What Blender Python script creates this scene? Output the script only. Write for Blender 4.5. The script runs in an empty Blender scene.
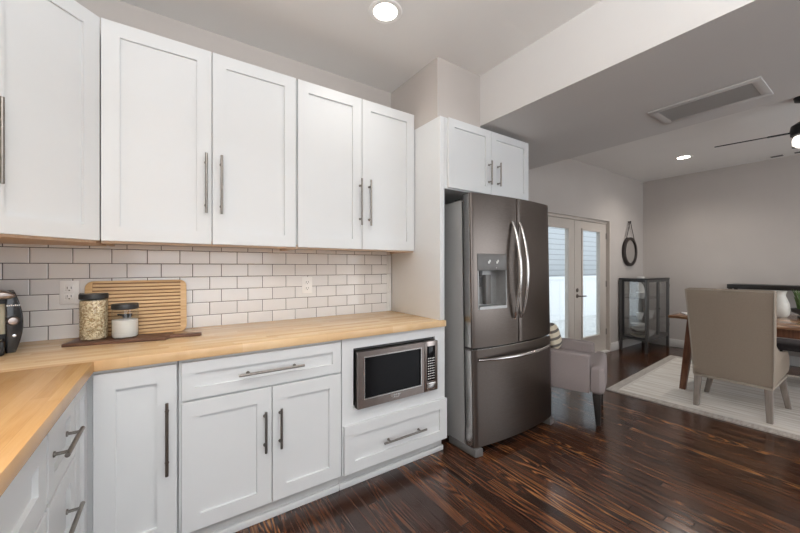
import bpy, bmesh, math, random
from mathutils import Matrix, Vector
random.seed(7)
S = bpy.context.scene
COL = S.collection
PI = math.pi

# ------------------------------------------------------------------ camera
cam_data = bpy.data.cameras.new('camera')
cam = bpy.data.objects.new('camera', cam_data)
COL.objects.link(cam)
cam.location = (0, 0, 1.276)
cam.rotation_euler = (PI / 2, 0, math.radians(-34.0))
cam_data.sensor_width = 36
cam_data.sensor_fit = 'HORIZONTAL'
cam_data.lens = 338.0 * 36 / 800
cam_data.shift_y = 0.5 / 800
cam_data.clip_start = 0.02
S.camera = cam

# ------------------------------------------------------------------ world, exposure, lights
S.view_settings.view_transform = 'Standard'
S.view_settings.look = 'None'
S.view_settings.gamma = 1
S.view_settings.use_curve_mapping = False
S.view_settings.exposure = -0.07
W = bpy.data.worlds.new('world')
S.world = W
W.use_nodes = True
W.node_tree.nodes['Background'].inputs[0].default_value = (0.86, 0.93, 1.0, 1)
W.node_tree.nodes['Background'].inputs[1].default_value = 2.2
S.cycles.max_bounces = 10
S.cycles.diffuse_bounces = 5
S.cycles.glossy_bounces = 4
S.cycles.transparent_max_bounces = 16
S.cycles.caustics_reflective = False
S.cycles.caustics_refractive = False
S.cycles.sample_clamp_indirect = 6.0


BOUNCE_FILL = 66  # power of each added ceiling fill light


def area(name, loc, rot, sx, sy, power, col=(1, 1, 1)):
    l = bpy.data.lights.new(name, 'AREA')
    l.shape = 'RECTANGLE'
    l.size = sx
    l.size_y = sy
    l.energy = power
    l.color = col
    o = bpy.data.objects.new(name, l)
    COL.objects.link(o)
    o.location = loc
    o.rotation_euler = rot
    return o


def spot(name, loc, power, col, angle=150, radius=0.06):
    l = bpy.data.lights.new(name, 'SPOT')
    l.energy = power
    l.color = col
    l.spot_size = math.radians(angle)
    l.spot_blend = 1.0
    l.shadow_soft_size = radius
    o = bpy.data.objects.new(name, l)
    COL.objects.link(o)
    o.location = loc
    return o


# daylight through the two big windows in the wall behind the camera
area('daylight_kitchen_window', (0.55, -2.66, 1.45), (PI / 2, 0, 0), 2.2, 1.7, 20, (0.93, 0.96, 1.0))
area('daylight_dining_window', (4.7, -2.66, 1.35), (PI / 2, 0, 0), 2.6, 1.9, 34, (0.93, 0.96, 1.0))
# two added unseen fill lights behind the camera, aimed up to brighten the ceiling
for x, y in ((-0.38, -0.30), (0.35, -0.80)):
    p = area('ceiling_bounce_fill', (x, y, 2.02), (PI, 0, 0), 0.42, 0.42, BOUNCE_FILL, (0.96, 0.98, 1.0))
    p.data.shape = 'DISK'
WARM = (1.0, 0.945, 0.88)
CAN = [(1.0, 1.63), (1.0, 0.1), (-0.2, 0.6), (5.58, 1.6), (5.4, -0.8)]
for i, (x, y) in enumerate(CAN):
    spot('can_lamp', (x, y, 2.70), (12, 20, 20, 72, 62)[i], WARM)


# ------------------------------------------------------------------ materials
def new_mat(name):
    m = bpy.data.materials.new(name)
    m.use_nodes = True
    nt = m.node_tree
    return m, nt, nt.nodes['Principled BSDF']


def pm(name, col, rough=0.5, metal=0.0, spec=0.5, noise=0.0, nscale=40, bump=0.0, **kw):
    m, nt, b = new_mat(name)
    b.inputs['Base Color'].default_value = (*col, 1)
    b.inputs['Roughness'].default_value = rough
    b.inputs['Metallic'].default_value = metal
    b.inputs['Specular IOR Level'].default_value = spec
    for k, v in kw.items():
        b.inputs[k.replace('_', ' ')].default_value = v
    if noise or bump:
        tc = nt.nodes.new('ShaderNodeTexCoord')
        n = nt.nodes.new('ShaderNodeTexNoise')
        n.inputs['Scale'].default_value = nscale
        n.inputs['Detail'].default_value = 4
        nt.links.new(tc.outputs['Object'], n.inputs['Vector'])
        if noise:
            r = nt.nodes.new('ShaderNodeValToRGB')
            r.color_ramp.elements[0].position = 0.3
            r.color_ramp.elements[1].position = 0.7
            r.color_ramp.elements[0].color = (*[c * (1 - noise) for c in col], 1)
            r.color_ramp.elements[1].color = (*[min(1, c * (1 + noise)) for c in col], 1)
            nt.links.new(n.outputs['Fac'], r.inputs['Fac'])
            nt.links.new(r.outputs['Color'], b.inputs['Base Color'])
        if bump:
            bp = nt.nodes.new('ShaderNodeBump')
            bp.inputs['Strength'].default_value = bump
            bp.inputs['Distance'].default_value = 0.002
            nt.links.new(n.outputs['Fac'], bp.inputs['Height'])
            nt.links.new(bp.outputs['Normal'], b.inputs['Normal'])
    return m


def emit(name, col, strength):
    m, nt, b = new_mat(name)
    b.inputs['Base Color'].default_value = (*col, 1)
    b.inputs['Emission Color'].default_value = (*col, 1)
    b.inputs['Emission Strength'].default_value = strength
    return m


def glass_mat(name, tint=(0.95, 0.97, 0.97), refl=1.0):
    m = bpy.data.materials.new(name)
    m.use_nodes = True
    nt = m.node_tree
    nt.nodes.clear()
    out = nt.nodes.new('ShaderNodeOutputMaterial')
    mix = nt.nodes.new('ShaderNodeMixShader')
    tr = nt.nodes.new('ShaderNodeBsdfTransparent')
    tr.inputs[0].default_value = (*tint, 1)
    gl = nt.nodes.new('ShaderNodeBsdfGlossy')
    gl.inputs['Roughness'].default_value = 0.01
    fr = nt.nodes.new('ShaderNodeFresnel')
    geo = nt.nodes.new('ShaderNodeNewGeometry')
    ior = nt.nodes.new('ShaderNodeMapRange')      # the same reflectance from both sides of a thin pane
    ior.inputs['To Min'].default_value = 1.5
    ior.inputs['To Max'].default_value = 1 / 1.5
    nt.links.new(geo.outputs['Backfacing'], ior.inputs[0])
    nt.links.new(ior.outputs[0], fr.inputs[0])
    mu = nt.nodes.new('ShaderNodeMath')
    mu.operation = 'MULTIPLY'
    mu.use_clamp = True
    mu.inputs[1].default_value = refl
    nt.links.new(fr.outputs[0], mu.inputs[0])
    nt.links.new(mu.outputs[0], mix.inputs[0])
    nt.links.new(tr.outputs[0], mix.inputs[1])
    nt.links.new(gl.outputs[0], mix.inputs[2])
    nt.links.new(mix.outputs[0], out.inputs[0])
    return m


def N(nt, kind, **kw):
    n = nt.nodes.new('ShaderNode' + kind)
    for k, v in kw.items():
        setattr(n, k, v)
    return n


def math_n(nt, op, a, b=None):
    n = nt.nodes.new('ShaderNodeMath')
    n.operation = op
    for i, v in enumerate((a, b)):
        if v is None:
            continue
        if isinstance(v, (int, float)):
            n.inputs[i].default_value = v
        else:
            nt.links.new(v, n.inputs[i])
    return n.outputs[0]


def plank_mat(name, along, row, length, cols, rough, grain=1.0, gap=0.0006, stretch=(14, 1.1), rings=9.0,
              gap_dark=0.25, bump=0.25, ring_amt=0.8, coat=0.0, tone=(0.0, 1.0), spec=0.5):
    """boards laid along one axis, each with its own tone and figure"""
    m, nt, b = new_mat(name)
    tc = N(nt, 'TexCoord')
    sp = N(nt, 'SeparateXYZ')
    nt.links.new(tc.outputs['Object'], sp.inputs[0])
    L = sp.outputs['XYZ'.index(along)]
    A = sp.outputs[0 if along == 'Y' else 1]
    ri = math_n(nt, 'FLOOR', math_n(nt, 'DIVIDE', A, row))
    wn = N(nt, 'TexWhiteNoise', noise_dimensions='1D')
    nt.links.new(ri, wn.inputs['W'])
    Ls = math_n(nt, 'ADD', L, math_n(nt, 'MULTIPLY', wn.outputs['Value'], length * 3.7))
    bi = math_n(nt, 'FLOOR', math_n(nt, 'DIVIDE', Ls, length))
    cb = N(nt, 'CombineXYZ')
    nt.links.new(ri, cb.inputs[0])
    nt.links.new(bi, cb.inputs[1])
    w2 = N(nt, 'TexWhiteNoise', noise_dimensions='2D')
    nt.links.new(cb.outputs[0], w2.inputs['Vector'])
    rnd = w2.outputs['Value']
    rgbr = N(nt, 'SeparateColor')
    nt.links.new(w2.outputs['Color'], rgbr.inputs[0])
    # figure
    g = N(nt, 'CombineXYZ')
    nt.links.new(math_n(nt, 'MULTIPLY', A, stretch[0]), g.inputs[0])
    nt.links.new(math_n(nt, 'MULTIPLY', L, stretch[1]), g.inputs[1])
    nt.links.new(math_n(nt, 'MULTIPLY', rnd, 53.0), g.inputs[2])
    n1 = N(nt, 'TexNoise')
    n1.inputs['Scale'].default_value = 1.0
    n1.inputs['Detail'].default_value = 2.0
    nt.links.new(g.outputs[0], n1.inputs['Vector'])
    ring = math_n(nt, 'PINGPONG', math_n(nt, 'MULTIPLY', n1.outputs['Fac'], rings), 0.5)
    ring = math_n(nt, 'MULTIPLY', ring, 2.0)
    g2 = N(nt, 'CombineXYZ')
    nt.links.new(math_n(nt, 'MULTIPLY', A, stretch[0] * 22), g2.inputs[0])
    nt.links.new(math_n(nt, 'MULTIPLY', L, stretch[1] * 6), g2.inputs[1])
    nt.links.new(math_n(nt, 'MULTIPLY', rnd, 91.0), g2.inputs[2])
    n2 = N(nt, 'TexNoise')
    n2.inputs['Scale'].default_value = 1.0
    n2.inputs['Detail'].default_value = 3.0
    nt.links.new(g2.outputs[0], n2.inputs['Vector'])
    # tone = board tone + figure * amount + fine grain
    amt = math_n(nt, 'MULTIPLY', math_n(nt, 'POWER', rgbr.outputs[1], 1.5), ring_amt)
    t = math_n(nt, 'MULTIPLY', math_n(nt, 'SUBTRACT', ring, 0.5), amt)
    t = math_n(nt, 'ADD', t, math_n(nt, 'MULTIPLY', math_n(nt, 'SUBTRACT', n2.outputs['Fac'], 0.5), grain))
    t = math_n(nt, 'ADD', t, math_n(nt, 'ADD', math_n(nt, 'MULTIPLY', rnd, tone[1]), tone[0]))
    cr = N(nt, 'ValToRGB')
    e = cr.color_ramp.elements
    while len(e) < len(cols):
        e.new(0.5)
    for i, c in enumerate(cols):
        e[i].position = c[0]
        e[i].color = (*c[1], 1)
    nt.links.new(t, cr.inputs[0])
    # joints
    fa = math_n(nt, 'FRACT', math_n(nt, 'DIVIDE', A, row))
    da = math_n(nt, 'MULTIPLY', math_n(nt, 'MINIMUM', fa, math_n(nt, 'SUBTRACT', 1.0, fa)), row)
    fl = math_n(nt, 'FRACT', math_n(nt, 'DIVIDE', Ls, length))
    dl = math_n(nt, 'MULTIPLY', math_n(nt, 'MINIMUM', fl, math_n(nt, 'SUBTRACT', 1.0, fl)), length)
    d = math_n(nt, 'MINIMUM', da, dl)
    mr = N(nt, 'MapRange')
    mr.inputs['From Min'].default_value = gap * 0.5
    mr.inputs['From Max'].default_value = gap * 2.5
    nt.links.new(d, mr.inputs[0])
    mx = N(nt, 'MixRGB', blend_type='MULTIPLY')
    mx.inputs[0].default_value = 1
    gcol = N(nt, 'MixRGB')
    gcol.inputs[1].default_value = (gap_dark, gap_dark, gap_dark, 1)
    gcol.inputs[2].default_value = (1, 1, 1, 1)
    nt.links.new(mr.outputs[0], gcol.inputs[0])
    nt.links.new(cr.outputs[0], mx.inputs[1])
    nt.links.new(gcol.outputs[0], mx.inputs[2])
    nt.links.new(mx.outputs[0], b.inputs['Base Color'])
    b.inputs['Roughness'].default_value = rough
    b.inputs['Specular IOR Level'].default_value = spec
    b.inputs['Coat Weight'].default_value = coat
    b.inputs['Coat Roughness'].default_value = 0.15
    bp = N(nt, 'Bump')
    bp.inputs['Strength'].default_value = bump
    bp.inputs['Distance'].default_value = 0.003
    h = math_n(nt, 'ADD', mr.outputs[0], math_n(nt, 'MULTIPLY', n2.outputs['Fac'], 0.18))
    h = math_n(nt, 'ADD', h, math_n(nt, 'MULTIPLY', rgbr.outputs[2], 0.35))
    nt.links.new(h, bp.inputs['Height'])
    nt.links.new(bp.outputs['Normal'], b.inputs['Normal'])
    return m


def tile_mat():
    m, nt, b = new_mat('glazed_subway_tile')
    tc = N(nt, 'TexCoord')
    sp = N(nt, 'SeparateXYZ')
    nt.links.new(tc.outputs['Object'], sp.inputs[0])
    cb = N(nt, 'CombineXYZ')
    nt.links.new(math_n(nt, 'ADD', sp.outputs[0], -0.343 + 0.1525 * 20), cb.inputs[0])
    nt.links.new(math_n(nt, 'ADD', sp.outputs[2], -0.984 + 0.0775), cb.inputs[1])
    br = N(nt, 'TexBrick')
    br.offset = 0.584
    br.offset_frequency = 2
    br.inputs['Color1'].default_value = (0.80, 0.79, 0.78, 1)
    br.inputs['Color2'].default_value = (0.74, 0.73, 0.725, 1)
    br.inputs['Mortar'].default_value = (0.06, 0.05, 0.045, 1)
    br.inputs['Scale'].default_value = 1
    br.inputs['Mortar Size'].default_value = 0.0017
    br.inputs['Mortar Smooth'].default_value = 0.1
    br.inputs['Brick Width'].default_value = 0.1525
    br.inputs['Row Height'].default_value = 0.0775
    nt.links.new(cb.outputs[0], br.inputs['Vector'])
    nt.links.new(br.outputs['Color'], b.inputs['Base Color'])
    b.inputs['Roughness'].default_value = 0.12
    # pillowed edge from a second, wider joint and slow waviness of the glaze
    b2 = N(nt, 'TexBrick')
    b2.offset = 0.584
    b2.offset_frequency = 2
    for k in ('Scale', 'Brick Width', 'Row Height'):
        b2.inputs[k].default_value = br.inputs[k].default_value
    b2.inputs['Mortar Size'].default_value = 0.006
    b2.inputs['Mortar Smooth'].default_value = 1.0
    nt.links.new(cb.outputs[0], b2.inputs['Vector'])
    nz = N(nt, 'TexNoise')
    nz.inputs['Scale'].default_value = 14
    nz.inputs['Detail'].default_value = 1
    nt.links.new(tc.outputs['Object'], nz.inputs['Vector'])
    h = math_n(nt, 'SUBTRACT', math_n(nt, 'MULTIPLY', nz.outputs['Fac'], 0.6), b2.outputs['Fac'])
    bp = N(nt, 'Bump')
    bp.inputs['Strength'].default_value = 0.5
    bp.inputs['Distance'].default_value = 0.003
    nt.links.new(h, bp.inputs['Height'])
    nt.links.new(bp.outputs['Normal'], b.inputs['Normal'])
    return m


def streak_mat(name, cols, axis, s_along, s_across, rough=0.9, bump=0.3):
    """woven or brushed streaks that run along one axis"""
    m, nt, b = new_mat(name)
    tc = N(nt, 'TexCoord')
    mp = N(nt, 'Mapping')
    sc = [s_across] * 3
    sc['XYZ'.index(axis)] = s_along
    mp.inputs['Scale'].default_value = sc
    nt.links.new(tc.outputs['Object'], mp.inputs[0])
    n = N(nt, 'TexNoise')
    n.inputs['Scale'].default_value = 1
    n.inputs['Detail'].default_value = 4
    nt.links.new(mp.outputs[0], n.inputs['Vector'])
    cr = N(nt, 'ValToRGB')
    e = cr.color_ramp.elements
    while len(e) < len(cols):
        e.new(0.5)
    for i, c in enumerate(cols):
        e[i].position = c[0]
        e[i].color = (*c[1], 1)
    nt.links.new(n.outputs['Fac'], cr.inputs[0])
    nt.links.new(cr.outputs[0], b.inputs['Base Color'])
    b.inputs['Roughness'].default_value = rough
    bp = N(nt, 'Bump')
    bp.inputs['Strength'].default_value = bump
    bp.inputs['Distance'].default_value = 0.002
    nt.links.new(n.outputs['Fac'], bp.inputs['Height'])
    nt.links.new(bp.outputs['Normal'], b.inputs['Normal'])
    return m, nt, b


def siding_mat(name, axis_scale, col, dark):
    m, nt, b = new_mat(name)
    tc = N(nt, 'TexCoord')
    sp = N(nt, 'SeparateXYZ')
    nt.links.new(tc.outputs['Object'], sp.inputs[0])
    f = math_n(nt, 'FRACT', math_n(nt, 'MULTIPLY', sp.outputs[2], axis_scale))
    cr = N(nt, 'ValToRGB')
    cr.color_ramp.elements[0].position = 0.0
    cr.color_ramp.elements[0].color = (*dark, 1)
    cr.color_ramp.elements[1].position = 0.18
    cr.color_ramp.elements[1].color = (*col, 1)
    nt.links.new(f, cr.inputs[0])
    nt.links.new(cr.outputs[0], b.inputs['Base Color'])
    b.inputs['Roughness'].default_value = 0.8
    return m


M = {}
M['wall'] = pm('greige_wall_paint', (0.52, 0.48, 0.45), 0.85, spec=0.25, noise=0.02, nscale=3)
M['ceiling'] = pm('ceiling_paint', (0.80, 0.785, 0.765), 0.9, spec=0.2, noise=0.01, nscale=3)
M['beam'] = pm('shaded_ceiling_paint', (0.66, 0.645, 0.63), 0.9, spec=0.2, noise=0.01, nscale=3)  # ceiling paint greyed: dimmer light on the beam is put into its colour
M['cab'] = pm('white_cabinet_paint', (0.70, 0.712, 0.715), 0.38, noise=0.01, nscale=5)
M['birch'] = streak_mat('birch_underside', [(0.3, (0.56, 0.40, 0.29)), (0.7, (0.70, 0.54, 0.41))], 'X', 2, 60, 0.6, 0.1)[0]
M['toe'] = pm('toe_kick_grey_white', (0.58, 0.58, 0.57), 0.5, noise=0.03, nscale=12)
M['nickel'] = pm('brushed_nickel', (0.24, 0.22, 0.20), 0.34, 1.0, noise=0.08, nscale=60)
M['bronze'] = pm('dark_pull_metal', (0.16, 0.13, 0.11), 0.35, 0.9, noise=0.1, nscale=60)
M['steel'] = streak_mat('brushed_steel_front', [(0.3, (0.142, 0.120, 0.106)), (0.7, (0.176, 0.150, 0.134))], 'X', 1.5, 500, 0.30, 0.02)
M['steel'][2].inputs['Metallic'].default_value = 1.0
M['steel'] = M['steel'][0]
M['oven_steel'] = pm('oven_steel', (0.33, 0.285, 0.262), 0.28, 1.0, noise=0.05, nscale=40)
M['bay_steel'] = pm('bay_grey_steel', (0.36, 0.36, 0.355), 0.4, 0.6, noise=0.05, nscale=40)
M['steel_light'] = pm('bright_steel', (0.62, 0.60, 0.58), 0.22, 1.0, noise=0.05, nscale=50)
M['fridge_side'] = pm('grey_painted_steel', (0.36, 0.36, 0.355), 0.42, 0.2, noise=0.03, nscale=200, bump=0.05)
M['dark'] = pm('dark_plastic', (0.035, 0.034, 0.034), 0.4, noise=0.05, nscale=30)
M['grey_plastic'] = pm('grey_plastic', (0.13, 0.125, 0.12), 0.4, noise=0.03, nscale=30)
M['black_glass'] = pm('black_door_glass', (0.006, 0.006, 0.007), 0.08, spec=0.16, noise=0.02, nscale=5)
M['black_gloss'] = pm('black_gloss_plastic', (0.016, 0.016, 0.017), 0.18, noise=0.02, nscale=5)
M['white_mark'] = pm('pale_print', (0.75, 0.75, 0.74), 0.5, noise=0.01)
M['white_plastic'] = pm('white_plastic', (0.88, 0.87, 0.85), 0.4, noise=0.01)
M['tile'] = tile_mat()
M['caulk'] = pm('white_edge_trim', (0.76, 0.75, 0.73), 0.35, noise=0.01)
BLOCK = [(0.0, (0.52, 0.31, 0.14)), (0.35, (0.67, 0.445, 0.235)), (0.7, (0.75, 0.545, 0.32)), (1.0, (0.78, 0.60, 0.38))]
BLOCK2 = [(0.0, (0.46, 0.23, 0.075)), (0.4, (0.62, 0.345, 0.13)), (0.75, (0.69, 0.41, 0.17)), (1.0, (0.74, 0.48, 0.225))]
M['block_x'] = plank_mat('butcher_block_long', 'X', 0.034, 0.42, BLOCK, 0.25, 0.45, 0.0002, (16, 2.0), 4, 0.75, 0.04, 0.30, tone=(0.22, 0.6))
M['block_y'] = plank_mat('butcher_block_side', 'Y', 0.040, 0.50, BLOCK2, 0.25, 0.45, 0.0002, (16, 2.0), 4, 0.78, 0.04, 0.30, tone=(0.30, 0.45))
M['floor'] = plank_mat('dark_oak_floor', 'Y', 0.062, 1.3,
                       [(0.0, (0.014, 0.005, 0.003)), (0.30, (0.052, 0.019, 0.0095)), (0.60, (0.105, 0.039, 0.018)), (0.85, (0.19, 0.083, 0.03)),
                        (1.1, (0.30, 0.14, 0.05)), ], 0.20, 1.0, 0.0015, (9, 0.8), 16, 0.07, 0.35, 1.25, coat=0.2, tone=(0.10, 0.50), spec=0.6)
M['walnut'] = streak_mat('walnut_board', [(0.3, (0.07, 0.03, 0.016)), (0.7, (0.17, 0.08, 0.045))], 'X', 3, 60, 0.5, 0.1)[0]
M['bamboo'] = streak_mat('bamboo', [(0.3, (0.54, 0.33, 0.145)), (0.7, (0.70, 0.49, 0.26))], 'X', 3, 90, 0.45, 0.08)[0]
M['bamboo_dark'] = pm('bamboo_groove', (0.20, 0.095, 0.03), 0.6, noise=0.15, nscale=30)
M['glass'] = glass_mat('clear_glass')
M['pane'] = glass_mat('window_pane', (0.96, 0.98, 0.98), 1.0)
M['cab_glass'] = glass_mat('cabinet_glass', (0.98, 0.985, 0.985), 1.5)
M['side_glass'] = glass_mat('boosted_reflection_glass', (0.97, 0.98, 0.98), 2.8)  # cabinet glass with the reflection of the bright doors strengthened
M['black_lid'] = pm('matte_black_lid', (0.02, 0.02, 0.02), 0.45, noise=0.05)
M['sugar'] = pm('white_sugar', (0.82, 0.80, 0.76), 0.9, noise=0.03, nscale=300, bump=0.3)


def oats():
    m, nt, b = new_mat('rolled_oats')
    tc = N(nt, 'TexCoord')
    v = N(nt, 'TexVoronoi')
    v.inputs['Scale'].default_value = 150
    nt.links.new(tc.outputs['Object'], v.inputs['Vector'])
    sep = N(nt, 'SeparateColor')
    nt.links.new(v.outputs['Color'], sep.inputs[0])
    cr = N(nt, 'ValToRGB')
    cr.color_ramp.elements[0].position = 0.0
    cr.color_ramp.elements[0].color = (0.34, 0.22, 0.10, 1)
    cr.color_ramp.elements[1].position = 0.8
    cr.color_ramp.elements[1].color = (0.80, 0.68, 0.47, 1)
    nt.links.new(sep.outputs[0], cr.inputs[0])
    nt.links.new(cr.outputs[0], b.inputs['Base Color'])
    b.inputs['Roughness'].default_value = 0.9
    bp = N(nt, 'Bump')
    bp.inputs['Strength'].default_value = 0.8
    bp.inputs['Distance'].default_value = 0.004
    nt.links.new(v.outputs['Distance'], bp.inputs['Height'])
    bp.invert = True
    nt.links.new(bp.outputs['Normal'], b.inputs['Normal'])
    return m


M['oats'] = oats()
M['door_paint'] = pm('putty_door_paint', (0.56, 0.51, 0.46), 0.5, noise=0.01, nscale=4)
M['base_white'] = pm('white_baseboard_paint', (0.78, 0.76, 0.73), 0.45, noise=0.01, nscale=4)
M['blind_frame'] = pm('white_window_insert', (0.80, 0.80, 0.79), 0.5, noise=0.01)
M['mauve'] = pm('mauve_grey_fabric', (0.28, 0.24, 0.235), 0.95, spec=0.2, noise=0.08, nscale=220, bump=0.35)
M['taupe'] = pm('taupe_linen', (0.335, 0.278, 0.222), 0.95, spec=0.15, noise=0.10, nscale=260, bump=0.35)
M['taupe_edge'] = pm('taupe_piping', (0.38, 0.33, 0.275), 0.95, spec=0.15, noise=0.06, nscale=200)
M['grey_wood'] = streak_mat('grey_washed_wood', [(0.3, (0.21, 0.175, 0.15)), (0.7, (0.30, 0.26, 0.23))], 'Z', 4, 80, 0.55, 0.1)[0]
M['espresso'] = pm('espresso_wood', (0.012, 0.010, 0.009), 0.35, noise=0.1, nscale=30)
M['redwood'] = streak_mat('reddish_walnut', [(0.3, (0.10, 0.035, 0.018)), (0.7, (0.20, 0.085, 0.045))], 'Z', 3, 70, 0.35, 0.05)[0]
M['live_top'] = streak_mat('live_edge_walnut', [(0.30, (0.13, 0.055, 0.025)), (0.52, (0.27, 0.135, 0.07)), (0.7, (0.48, 0.31, 0.18))], 'Y', 5, 26, 0.10, 0.03)[0]
M['black_metal'] = pm('black_metal', (0.022, 0.022, 0.023), 0.4, 0.3, noise=0.05, nscale=30)
M['grey_metal'] = pm('dark_grey_metal', (0.10, 0.098, 0.096), 0.4, 0.4, noise=0.05, nscale=30)
M['ceramic'] = pm('white_ceramic', (0.80, 0.79, 0.77), 0.2, noise=0.02, nscale=12)
M['cream'] = pm('cream_ceramic', (0.66, 0.60, 0.44), 0.3, noise=0.04, nscale=20)
M['slate'] = pm('dark_slate_ceramic', (0.06, 0.06, 0.06), 0.35, noise=0.06, nscale=20)
M['vase'] = pm('pale_stone_glaze', (0.62, 0.61, 0.56), 0.35, noise=0.10, nscale=14)
M['leaf'] = pm('green_leaf', (0.085, 0.15, 0.035), 0.45, noise=0.4, nscale=12)
M['leather'] = pm('brown_black_leather', (0.018, 0.011, 0.009), 0.4, noise=0.15, nscale=30)
M['mirror'] = pm('mirror_glass', (0.86, 0.86, 0.86), 0.02, 1.0, noise=0.003)
M['charcoal'] = pm('charcoal_upholstery', (0.045, 0.038, 0.040), 0.8, noise=0.15, nscale=80, bump=0.2)
M['lamp'] = emit('lamp_lens', (1.0, 0.93, 0.82), 14)
M['bulb'] = emit('fan_lamp_glass', (1.0, 0.93, 0.84), 2.2)
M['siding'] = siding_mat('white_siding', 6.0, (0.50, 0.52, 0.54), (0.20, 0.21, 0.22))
M['fence'] = pm('white_fence_paint', (0.86, 0.87, 0.88), 0.7, noise=0.01)
M['ground'] = pm('pale_concrete', (0.62, 0.62, 0.61), 0.9, noise=0.06, nscale=6)
M['vent'] = pm('vent_paint', (0.60, 0.585, 0.57), 0.55, noise=0.01)
M['louvre'] = pm('louvre_paint', (0.40, 0.395, 0.385), 0.6, noise=0.01)
M['vent_dark'] = pm('vent_shade', (0.12, 0.118, 0.115), 0.7, noise=0.02)


def rug_mat():
    m, nt, b = streak_mat('woven_rug', [(0.30, (0.56, 0.50, 0.435)), (0.47, (0.72, 0.67, 0.605)), (0.62, (0.82, 0.785, 0.735))],
                          'Y', 1.6, 30, 0.95, 0.6)
    return m


M['rug'] = rug_mat()
M['rug_border'] = streak_mat('rug_border', [(0.3, (0.36, 0.315, 0.275)), (0.7, (0.52, 0.475, 0.425))], 'X', 8, 60, 0.95, 0.5)[0]
M['rug_line'] = pm('rug_pale_line', (0.66, 0.62, 0.57), 0.95, noise=0.05, nscale=80)


def stripe_mat():
    m, nt, b = new_mat('striped_pillow_fabric')
    tc = N(nt, 'TexCoord')
    sp = N(nt, 'SeparateXYZ')
    nt.links.new(tc.outputs['Object'], sp.inputs[0])
    f = math_n(nt, 'FRACT', math_n(nt, 'MULTIPLY', sp.outputs[2], 16))
    cr = N(nt, 'ValToRGB')
    cr.color_ramp.interpolation = 'CONSTANT'
    e = cr.color_ramp.elements
    e[0].position = 0
    e[0].color = (0.62, 0.55, 0.42, 1)
    e[1].position = 0.62
    e[1].color = (0.13, 0.115, 0.10, 1)
    nt.links.new(f, cr.inputs[0])
    nt.links.new(cr.outputs[0], b.inputs['Base Color'])
    b.inputs['Roughness'].default_value = 0.95
    return m


M['stripe'] = stripe_mat()


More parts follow.
